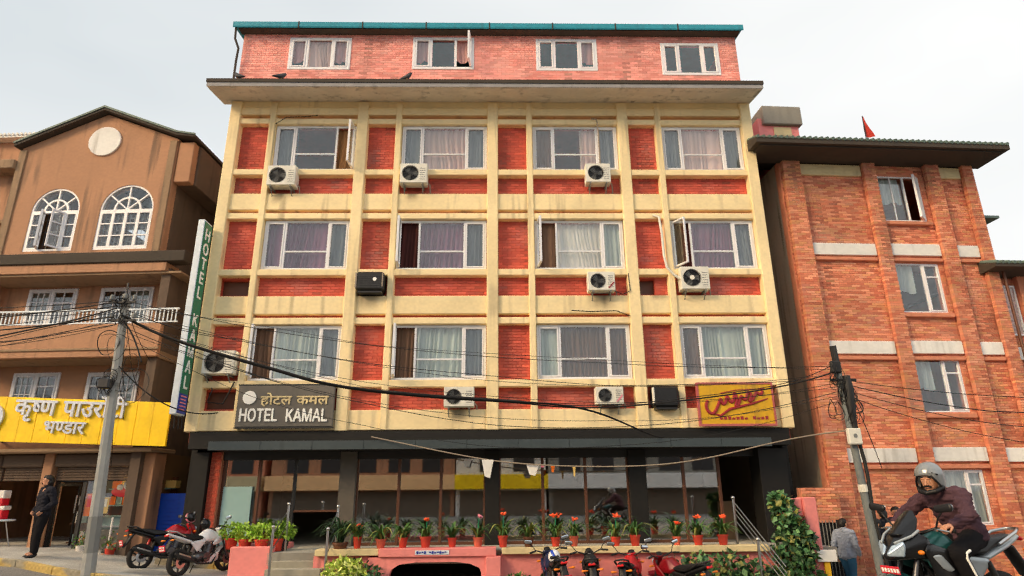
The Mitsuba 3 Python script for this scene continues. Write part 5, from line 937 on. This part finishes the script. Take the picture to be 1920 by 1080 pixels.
STAND = dict(hipL=(0, .095, .90), hipR=(0, -.095, .90), waist=(0.0, 0, 1.06), chest=(.01, 0, 1.29), neck=(-.01, 0, 1.46), head=(.02, 0, 1.605), shL=(-.01, .185, 1.405), shR=(-.01, -.185, 1.405),
    elL=(-.06, .27, 1.13), elR=(-.06, -.27, 1.13), wrL=(.05, .22, .93), wrR=(.05, -.22, .93), knL=(.02, .10, .49), knR=(.02, -.10, .49), anL=(-.01, .10, .085), anR=(-.01, -.10, .085), toL=(.14, .12, .06), toR=(.14, -.12, .06))
def stand(**k): return {**STAND, **k}
person('bearded man with long dark hair in a black jacket standing by the shop door', place(-10.12, -.85, gz(-10.12), -125), stand(anL=(.06, .11, .085), knL=(.06, .10, .49), toL=(.2, .14, .06), wrL=(.10, .20, .98), wrR=(.10, -.20, .98), elL=(-.08, .30, 1.14), elR=(-.08, -.30, 1.14)), 'jacket_black', 'trousers_black', True, True, .10, -22, hands=((.9, (.5, -.3, -.8), (0, -1, 0)), (.9, (.5, .3, -.8), (0, 1, 0))))
person('man in a grey sweater and blue jeans walking beside the gate', place(8.42, -.1, gz(8.42)-.02, 35, .98), stand(anL=(.16, .09, .10), knL=(.12, .09, .50), anR=(-.14, -.09, .11), knR=(-.02, -.09, .49), toL=(.31, .1, .07), toR=(0, -.11, .07), wrL=(-.04, .25, .88), elL=(-.1, .25, 1.13), wrR=(.12, -.24, .92), elR=(-.01, -.26, 1.12)), 'sweater_grey', 'jeans', look=-12)
for j, (x, y, deg, lab, tp_) in enumerate(((8.95, -.95, 100, 'dark haired man seen from behind near the right pole', 'jacket_black'), (9.35, -.8, -110, 'young man facing the street beside the right pole', 'jacket_brown'), (8.72, -1.05, 170, 'person with dark hair just behind the rider\'s windscreen', 'jacket_black'))):
    person(lab, place(x, y, gz(x)+(.19, .24, -.02)[j], deg), stand(), tp_, 'trousers_black', look=(0, 10, 20)[j])
# ---------------------------------------------------------------- motorcycles (own frame: x ahead, y left, z up from the road)
def motorcycle(label, m, paint, tail_paint=None, fairing=None, plate_f=True, mirrors=('mirror', 'mirror'), group=None, lean=0, seat='black', steer=0., engine_cowl=None, mk=1.):
    M_ = m @ T().rotate((1, 0, 0), lean); t = Thing('motorcycle', label, 'motorcycle', M_, group); tail_paint = tail_paint or paint
    for nm_, x in (('front_wheel', .66), ('rear_wheel', -.66)):
        k = t.node(nm_); w = .052 if x > 0 else .066
        tor = [(.30-.055*(1-math.cos(a))-.0, w*math.sin(a)) for a in np.linspace(-2.2, 2.2, 13)]
        t.part('tyre', mv(lathe([(.225, -w*.75)]+tor+[(.225, w*.75)], 40, 'y'), x, 0, .30), 'rubber', 40, under=k)
        t.part('rim', mv(cat([lathe([(.205, -.045), (.232, -.05), (.232, .05), (.205, .045), (.205, -.045)], 36, 'y'), lathe([(0, -.06), (.045, -.06), (.045, .06), (0, .06)], 16, 'y')]+[rotm(bx(-.012, .012, -.02, .02, .03, .21), a, (0, 1, 0)) for a in range(0, 360, 60)]), x, 0, .30), 'dark_metal', 30, under=k)
        t.part('brake_disc', mv(lathe([(.06, .066), (.125, .066), (.125, .072), (.06, .072), (.06, .066)], 28, 'y'), x, 0, .30), 'steel', under=k)
    t.part('fork', cat([tube([(.66, s*.095, .30), (.54, s*.095, .58), (.40, s*.095, .93)], [.028, .026, .022], 10) for s in (1, -1)]), 'engine_metal', True)
    t.part('front_fender', lathe_arc(.325, .075, 20, 150, .66, .30), paint, 40)
    t.part('frame', cat([tube([(.38, 0, .86), (.05, 0, .72), (-.45, 0, .70)], .03, 8), tube([(.36, 0, .82), (.22, .1, .45), (.0, .12, .28), (-.28, .1, .30)], .02, 8), tube([(.36, 0, .82), (.22, -.1, .45), (.0, -.12, .28), (-.28, -.1, .30)], .02, 8), tube([(-.25, .09, .34), (-.66, .09, .30)], .026, 8), tube([(-.25, -.09, .34), (-.66, -.09, .30)], .026, 8), tube([(-.3, .05, .68), (-.45, .05, .36)], .04, 8)]), 'black', True)
    t.part('engine', cat([hull([(.02, 0, .38, .15, .15, .12), (-.18, 0, .38, .12, .14, .11)]), rotm(mv(lathe([(0, 0), (.085, 0), (.085, .2), (0, .2)], 16), .12, 0, .45), 18, (0, 1, 0), (.12, 0, .45))]+[rotm(mv(lathe([(0, 0), (.108, 0), (.108, .012), (0, .012)], 18), .12, 0, .50+.03*i), 18, (0, 1, 0), (.12, 0, .45)) for i in range(5)]+[mv(lathe([(0, -.17), (.1, -.165), (.1, .165), (0, .17)], 18, 'y'), -.02, 0, .37)]), 'engine_metal', 30)
    t.part('exhaust', cat([tube([(.18, -.05, .52), (.30, -.10, .40), (.16, -.14, .22), (-.25, -.15, .24), (-.45, -.16, .34)], .022, 8), tube([(-.40, -.165, .32), (-.55, -.17, .38), (-.92, -.18, .50)], [.04, .058, .05], 12)]), 'dark_metal', True)
    t.part('heat_shield', tube([(-.52, -.215, .40), (-.84, -.228, .50)], .022, 8), 'steel', True)
    t.part('tank', hull([(.24, 0, .86, .11, .13, .09), (.10, 0, .93, .13, .12, .07), (-.08, 0, .82, .10, .10, .07), (.28, .11, .78, .08, .04, .07), (.28, -.11, .78, .08, .04, .07), (.02, .12, .78, .09, .04, .07), (.02, -.12, .78, .09, .04, .07)]), paint, 50)
    t.part('fuel_cap', mv(lathe([(0, 0), (.035, 0), (.03, .012), (0, .014)], 14), .10, 0, .997), 'steel', True)
    for s in (1, -1): t.part('side_panel', hull([(-.12, s*.11, .72, .08, .02, .05), (-.36, s*.11, .70, .09, .02, .04), (-.25, s*.10, .56, .05, .02, .05)]), tail_paint, 45); t.part('tank_shroud', hull([(.36, s*.16, .76, .05, .02, .09), (.2, s*.15, .66, .06, .02, .04), (.42, s*.13, .86, .03, .02, .03)]), paint, 45)
    t.part('seat', hull([(-.10, 0, .81, .09, .11, .05), (-.40, 0, .80, .1, .13, .04), (-.62, 0, .90, .1, .11, .035), (-.85, 0, .93, .05, .07, .025)]), seat, 50)
    t.part('tail', hull([(-.45, 0, .74, .08, .12, .04), (-.75, 0, .84, .08, .11, .04), (-.98, 0, .92, .06, .06, .03)]), tail_paint, 45)
    t.part('grab_rail', tube([(-.62, .12, .86), (-.86, .13, .97), (-1.0, .06, 1.0), (-1.0, -.06, 1.0), (-.86, -.13, .97), (-.62, -.12, .86)], .016, 8), 'steel' if tail_paint != 'black' else 'dark_metal', True)
    t.part('tail_light', hull([(-1.03, .05, .90, .02, .02, .02), (-1.03, -.05, .90, .02, .02, .02), (-1.0, 0, .92, .02, .05, .025)]), 'lamp_red', True)
    t.part('rear_fender', hull([(-.88, 0, .82, .05, .07, .03), (-1.06, 0, .55, .02, .08, .03)]), 'black', 40)
    k = t.part('number_plate', rotm(bx(-1.118, -1.106, -.095, .095, .56, .70, .004), -14, (0, 1, 0), (-1.11, 0, .6)), 'plate_red'); t.part('plate_marks', cat([rotm(bx(-1.124, -1.1185, -.075+i*.04, -.05+i*.04, zz_, zz_+.035), -14, (0, 1, 0), (-1.11, 0, .6)) for i in range(4) for zz_ in (.585, .64)]), 'letter_white', under=k)
    for s in (1, -1):
        t.part('indicator', hull([(-.98, s*.09, .80, .01), (-.99, s*.17, .80, .03, .035, .022)]), 'lamp_amber', True); t.part('indicator', hull([(.50, s*.10, .82, .01), (.51, s*.19, .82, .03, .035, .022)]), 'lamp_amber', True)
        t.part('foot_peg', tube([(-.12, s*.14, .33), (-.12, s*.28, .34)], .018, 8), 'rubber', True)
    hb = t.part('handlebar', tube([(.26, .37, 1.02), (.32, .24, 1.04), (.40, .10, .98), (.40, -.10, .98), (.32, -.24, 1.04), (.26, -.37, 1.02)], .013, 8), 'dark_metal', True)
    for s in (1, -1): t.part('grip', tube([(.30, s*.27, 1.035), (.255, s*.39, 1.018)], .019, 10), 'rubber', True, under=hb); t.part('lever', tube([(.34, s*.24, 1.03), (.37, s*.3, 1.03), (.34, s*.40, 1.015)], .008, 6), 'steel', True, under=hb)
    for s, mm in zip((1, -1), mirrors):
        k = t.part('mirror', cat([tube([(.33, s*.25, 1.04), (.36, s*.32, 1.14), (.35, s*.37, 1.20)], .009, 7), hull([(.36, s*(.385-.05*mk), 1.22, .02, .03, .035), (.36, s*(.385+.06*mk), 1.235, .02, .03, .04)])]), 'black', True)
        t.part('glass', hull([(.338, s*(.385-.045*mk), 1.22, .006, .028, .03), (.338, s*(.385+.055*mk), 1.235, .006, .028, .034)]), mm, True, under=k)
    if fairing is None:
        k = t.part('headlight_cowl', hull([(.50, 0, .90, .07, .10, .09), (.42, 0, 1.0, .05, .09, .05), (.58, 0, .80, .03, .06, .03)]), paint, 50); t.part('lens', hull([(.585, .05, .90, .02, .03, .04), (.585, -.05, .90, .02, .03, .04), (.585, 0, .84, .02, .03, .02)]), 'lamp_clear', True, under=k)
        t.part('instrument', hull([(.40, 0, 1.03, .04, .07, .02), (.44, 0, 1.06, .02, .06, .02)]), 'black', 40)
    else:
        k = t.part('front_fairing', hull([(.72, 0, .78, .04, .05, .04), (.60, .13, .84, .06, .03, .07), (.60, -.13, .84, .06, .03, .07), (.42, .19, .86, .05, .02, .10), (.42, -.19, .86, .05, .02, .10), (.50, 0, 1.0, .06, .12, .05)]), fairing, 50)
        t.part('windscreen', hull([(.60, 0, .98, .03, .07, .02), (.40, .09, 1.12, .02, .02, .02), (.40, -.09, 1.12, .02, .02, .02), (.36, 0, 1.19, .015, .05, .015), (.48, .12, .98, .02, .02, .02), (.48, -.12, .98, .02, .02, .02)]), 'black_gloss', 50, under=k)
        for s in (1, -1):
            t.part('headlamp', hull([(.735, s*.03, .80, .02, .02, .025), (.655, s*.135, .87, .02, .015, .05), (.66, s*.12, .80, .02, .015, .02), (.70, s*.05, .86, .015, .02, .02)]), 'lamp_clear', True, under=k); t.part('trim', tube([(.70, s*.075, .90), (.56, s*.165, .97), (.47, s*.17, 1.02)], .014, 6), 'paint_silver', True, under=k)
            t.part('side_fairing', hull([(.40, s*.215, .82, .08, .02, .08), (.30, s*.20, .62, .08, .02, .10), (.12, s*.18, .50, .06, .02, .04), (.20, s*.21, .80, .06, .02, .04)]), fairing, 50); t.part('side_decal', hull([(.36, s*.237, .78, .06, .006, .02), (.22, s*.225, .66, .05, .006, .015), (.30, s*.232, .70, .03, .006, .03)]), 'paint_silver', 45); t.part('side_decal', hull([(.14, s*.205, .78, .05, .006, .012), (.02, s*.195, .74, .05, .006, .008)]), 'paint_blue', 45)
        t.part('instrument', hull([(.40, 0, 1.04, .04, .07, .02), (.42, 0, 1.07, .02, .06, .02)]), 'black', 40)
    if plate_f: k = t.part('front_plate', rotm(bx(.72, .732, -.11, .11, .62, .695, .004), 12, (0, 1, 0), (.72, 0, .65)), 'plate_red'); t.part('plate_marks', cat([rotm(bx(.7325, .738, -.09+i*.035, -.068+i*.035, .64, .675), 12, (0, 1, 0), (.72, 0, .65)) for i in range(6)]), 'letter_white', under=k)
    if engine_cowl: t.part('engine_cowl', hull([(.34, 0, .42, .05, .13, .06), (.10, 0, .25, .08, .12, .04), (-.15, 0, .24, .06, .1, .03), (.40, 0, .30, .02, .06, .03)]), engine_cowl, 45)
    t.part('cable', cat([tube([(.33, .2, 1.03), (.46, .12, 1.0), (.44, .08, .85), (.30, .06, .72)], .006, 5), tube([(.33, -.2, 1.03), (.48, -.10, .98), (.46, -.07, .82), (.28, -.06, .7)], .006, 5), tube([(.37, .1, .97), (.52, .09, .7), (.64, .10, .34)], .006, 5)]), 'rubber', True)
    t.part('side_stand', tube([(-.10, .13, .28), (-.14, .24, .03)], .013, 6), 'dark_metal'); t.part('chain_guard', bx(-.66, -.2, .10, .125, .34, .40, .01), 'black'); t.part('suspension', tube([(-.58, .12, .34), (-.42, .11, .70)], .032, 10), 'lamp_red' if paint == 'paint_red' else 'dark_metal', True)
    return t, M_
def lathe_arc(R_, hw, a0, a1, cx, cz, n=16):
    V, Fc = [], []; prof = [(R_-.03, -hw), (R_, -hw*.6), (R_+.012, 0), (R_, hw*.6), (R_-.03, hw)]; kk = len(prof)
    for a in np.radians(np.linspace(a0, a1, n)):
        for r_, y in prof: V.append((cx+r_*math.cos(a), y, cz+r_*math.sin(a)))
    for i in range(n-1):
        for j in range(kk-1): q = (i*kk+j, i*kk+j+1, (i+1)*kk+j+1, (i+1)*kk+j); Fc += [(q[0], q[1], q[2]), (q[0], q[2], q[3])]
    return trimesh.Trimesh(V, Fc, process=False)
def helmet(label, m, shell, trim):
    t = Thing('helmet', label, 'helmet', m); f = ball(0, 0, 0, .135, .12, .135); v = f.vertices; v[v[:, 2] < -.06, 2] = -.06+.5*(v[v[:, 2] < -.06, 2]+.06)
    t.part('shell', f, shell, True); t.part('stripe', mv(rotm(lathe([(.128, -.03), (.137, -.02), (.137, .02), (.128, .03)], 28, 'y'), 20, (1, 0, 0)), 0, .0, .0), trim, True); t.part('visor', hull([(.10, .06, .0, .03, .03, .035), (.10, -.06, .0, .03, .03, .035), (.115, 0, 0, .03, .03, .04)]), 'black_gloss', True); return t
B1, B2 = place(-7.42, -.30, gz(-7.42)-.01, 48, .93), place(-6.42, -.80, gz(-6.42)-.01, 64, .93)
GP = 'motorcycles parked below the terrace'
motorcycle('black and red parked motorcycle with a bright red tank near the shop window', B1, 'paint_red', 'black', lean=-6, mirrors=('mirror', 'mirror'), mk=1.2)
motorcycle('white sport motorcycle parked beside the pink planter', B2, 'paint_white', 'paint_white', fairing=None, lean=-5, engine_cowl='paint_white', plate_f=False)
PB = [(1.32, -2.45, 98, 'paint_navy', 'black', 'dark motorcycle parked first beside the pink post, a helmet on its seat'), (2.08, -2.5, 84, 'black', 'black', 'black parked motorcycle with a white round mirror'), (2.86, -2.5, 70, 'paint_red', 'black', 'red motorcycle parked third from the pink post'), (3.72, -2.55, 115, 'paint_maroon', 'black', 'dark red and black motorcycle parked last in the row, nearest the broad leaved shrub')]
for x, y, dg, p1, p2, lab in PB: motorcycle(lab, place(x, y, gz(x, y)-.13, dg), p1, p2, lean=-6, mirrors=('mirror', 'mirror'), group=GP)
PBM = place(1.32, -2.45, gz(1.32, -2.45)-.13, 98) @ T().rotate((1, 0, 0), -6)
helmet('white and blue helmet with a dark visor resting on the first parked motorcycle', PBM @ place(-.22, 0, .94, 170), 'paint_white', 'paint_blue')
helmet('black helmet with a pink visor hung on the handlebar of the bright red motorcycle', B1 @ T().rotate((1, 0, 0), -6) @ place(.30, -.33, 1.13, 190, .95), 'black_gloss', 'goods_pink')
helmet('plain black helmet on the handlebar of the white motorcycle', B2 @ T().rotate((1, 0, 0), -5) @ place(.30, .33, 1.13, 190, .95), 'black_gloss', 'black')

# ---------------------------------------------------------------- the rider in the foreground
RB = place(4.69, -9.4, -1.385, 196)
bk, RBm = motorcycle('silver and black motorcycle with a dark teal tank ridden along the road', RB, 'paint_tank', 'paint_silver', fairing='black_gloss', lean=0, mk=1.3)
hl, hr = (.285, .32, 1.03), (.285, -.32, 1.03)
J = dict(hipL=(-.33, .10, .93), hipR=(-.33, -.10, .93), waist=(-.32, 0, 1.06), chest=(-.21, 0, 1.25), neck=(-.11, 0, 1.385), head=(.0, 0, 1.50), shL=(-.13, .205, 1.335), shR=(-.13, -.205, 1.335),
    elL=(.03, .38, 1.15), elR=(.03, -.38, 1.15), wrL=(.22, .33, 1.065), wrR=(.22, -.33, 1.065), knL=(.12, .24, .80), knR=(.12, -.24, .80), anL=(-.10, .22, .42), anR=(-.10, -.22, .42), toL=(.06, .24, .36), toR=(.06, -.24, .36))
rd, g, R_ = person('moustached man in a maroon brown jacket and silver helmet riding the motorcycle', RB, J, 'jacket_brown', 'trousers_black', True, False, 0, 18, hands=((1.15, (.9, -.1, -.12), (0, 0, -1)), (1.15, (.9, .1, -.12), (0, 0, -1))), stripe='LR', headpitch=10)
c = g['head']; f = lambda *p: V3(*c)+R_@V3(*p)
shell = mhull((f(-.03, 0, .055), .128), (f(.02, 0, .065), .118), (f(-.05, 0, -.02), .118), (f(-.03, .02, -.07), .10), (f(-.03, -.02, -.07), .10))
shell = shell - mhull((f(.16, .05, .0), .075), (f(.16, -.05, .0), .075), (f(.10, .04, -.05), .075), (f(.10, -.04, -.05), .075), (f(.12, 0, -.16), .07), (f(.07, 0, -.14), .07)) - mhull((f(-.01, 0, -.02), .092), (f(.0, 0, -.2), .10), (f(.1, 0, -.1), .07))
mm = shell.refine_to_length(.02).to_mesh(); sm = trimesh.Trimesh(mm.vert_properties[:, :3], mm.tri_verts); hk = Thing('helmet', 'silver full face helmet worn by the rider', 'helmet', RB)
hk.part('shell', sm, 'helmet_silver', 40)
hk.part('chin_bar', smooth_union([mhull((f(.02, .112, -.075), .026), (f(.10, .075, -.098), .024)), mhull((f(.10, .075, -.098), .024), (f(.138, 0, -.108), .024)), mhull((f(.138, 0, -.108), .024), (f(.10, -.075, -.098), .024)), mhull((f(.10, -.075, -.098), .024), (f(.02, -.112, -.075), .026))], .014, 4), 'black', True)
hk.part('opening_rim', tube([f(.045, .118, -.06), f(.085, .098, .0), f(.105, .07, .055), f(.115, 0, .07), f(.105, -.07, .055), f(.085, -.098, .0), f(.045, -.118, -.06)], .011, 8), 'black', True)
hk.part('brow_trim', smooth_union([mhull((f(.055, .108, .06), .010), (f(.095, .075, .085), .010)), mhull((f(.095, .075, .085), .010), (f(.112, 0, .095), .010)), mhull((f(.112, 0, .095), .010), (f(.095, -.075, .085), .010)), mhull((f(.095, -.075, .085), .010), (f(.055, -.108, .06), .010))], .012, 3), 'black', True)
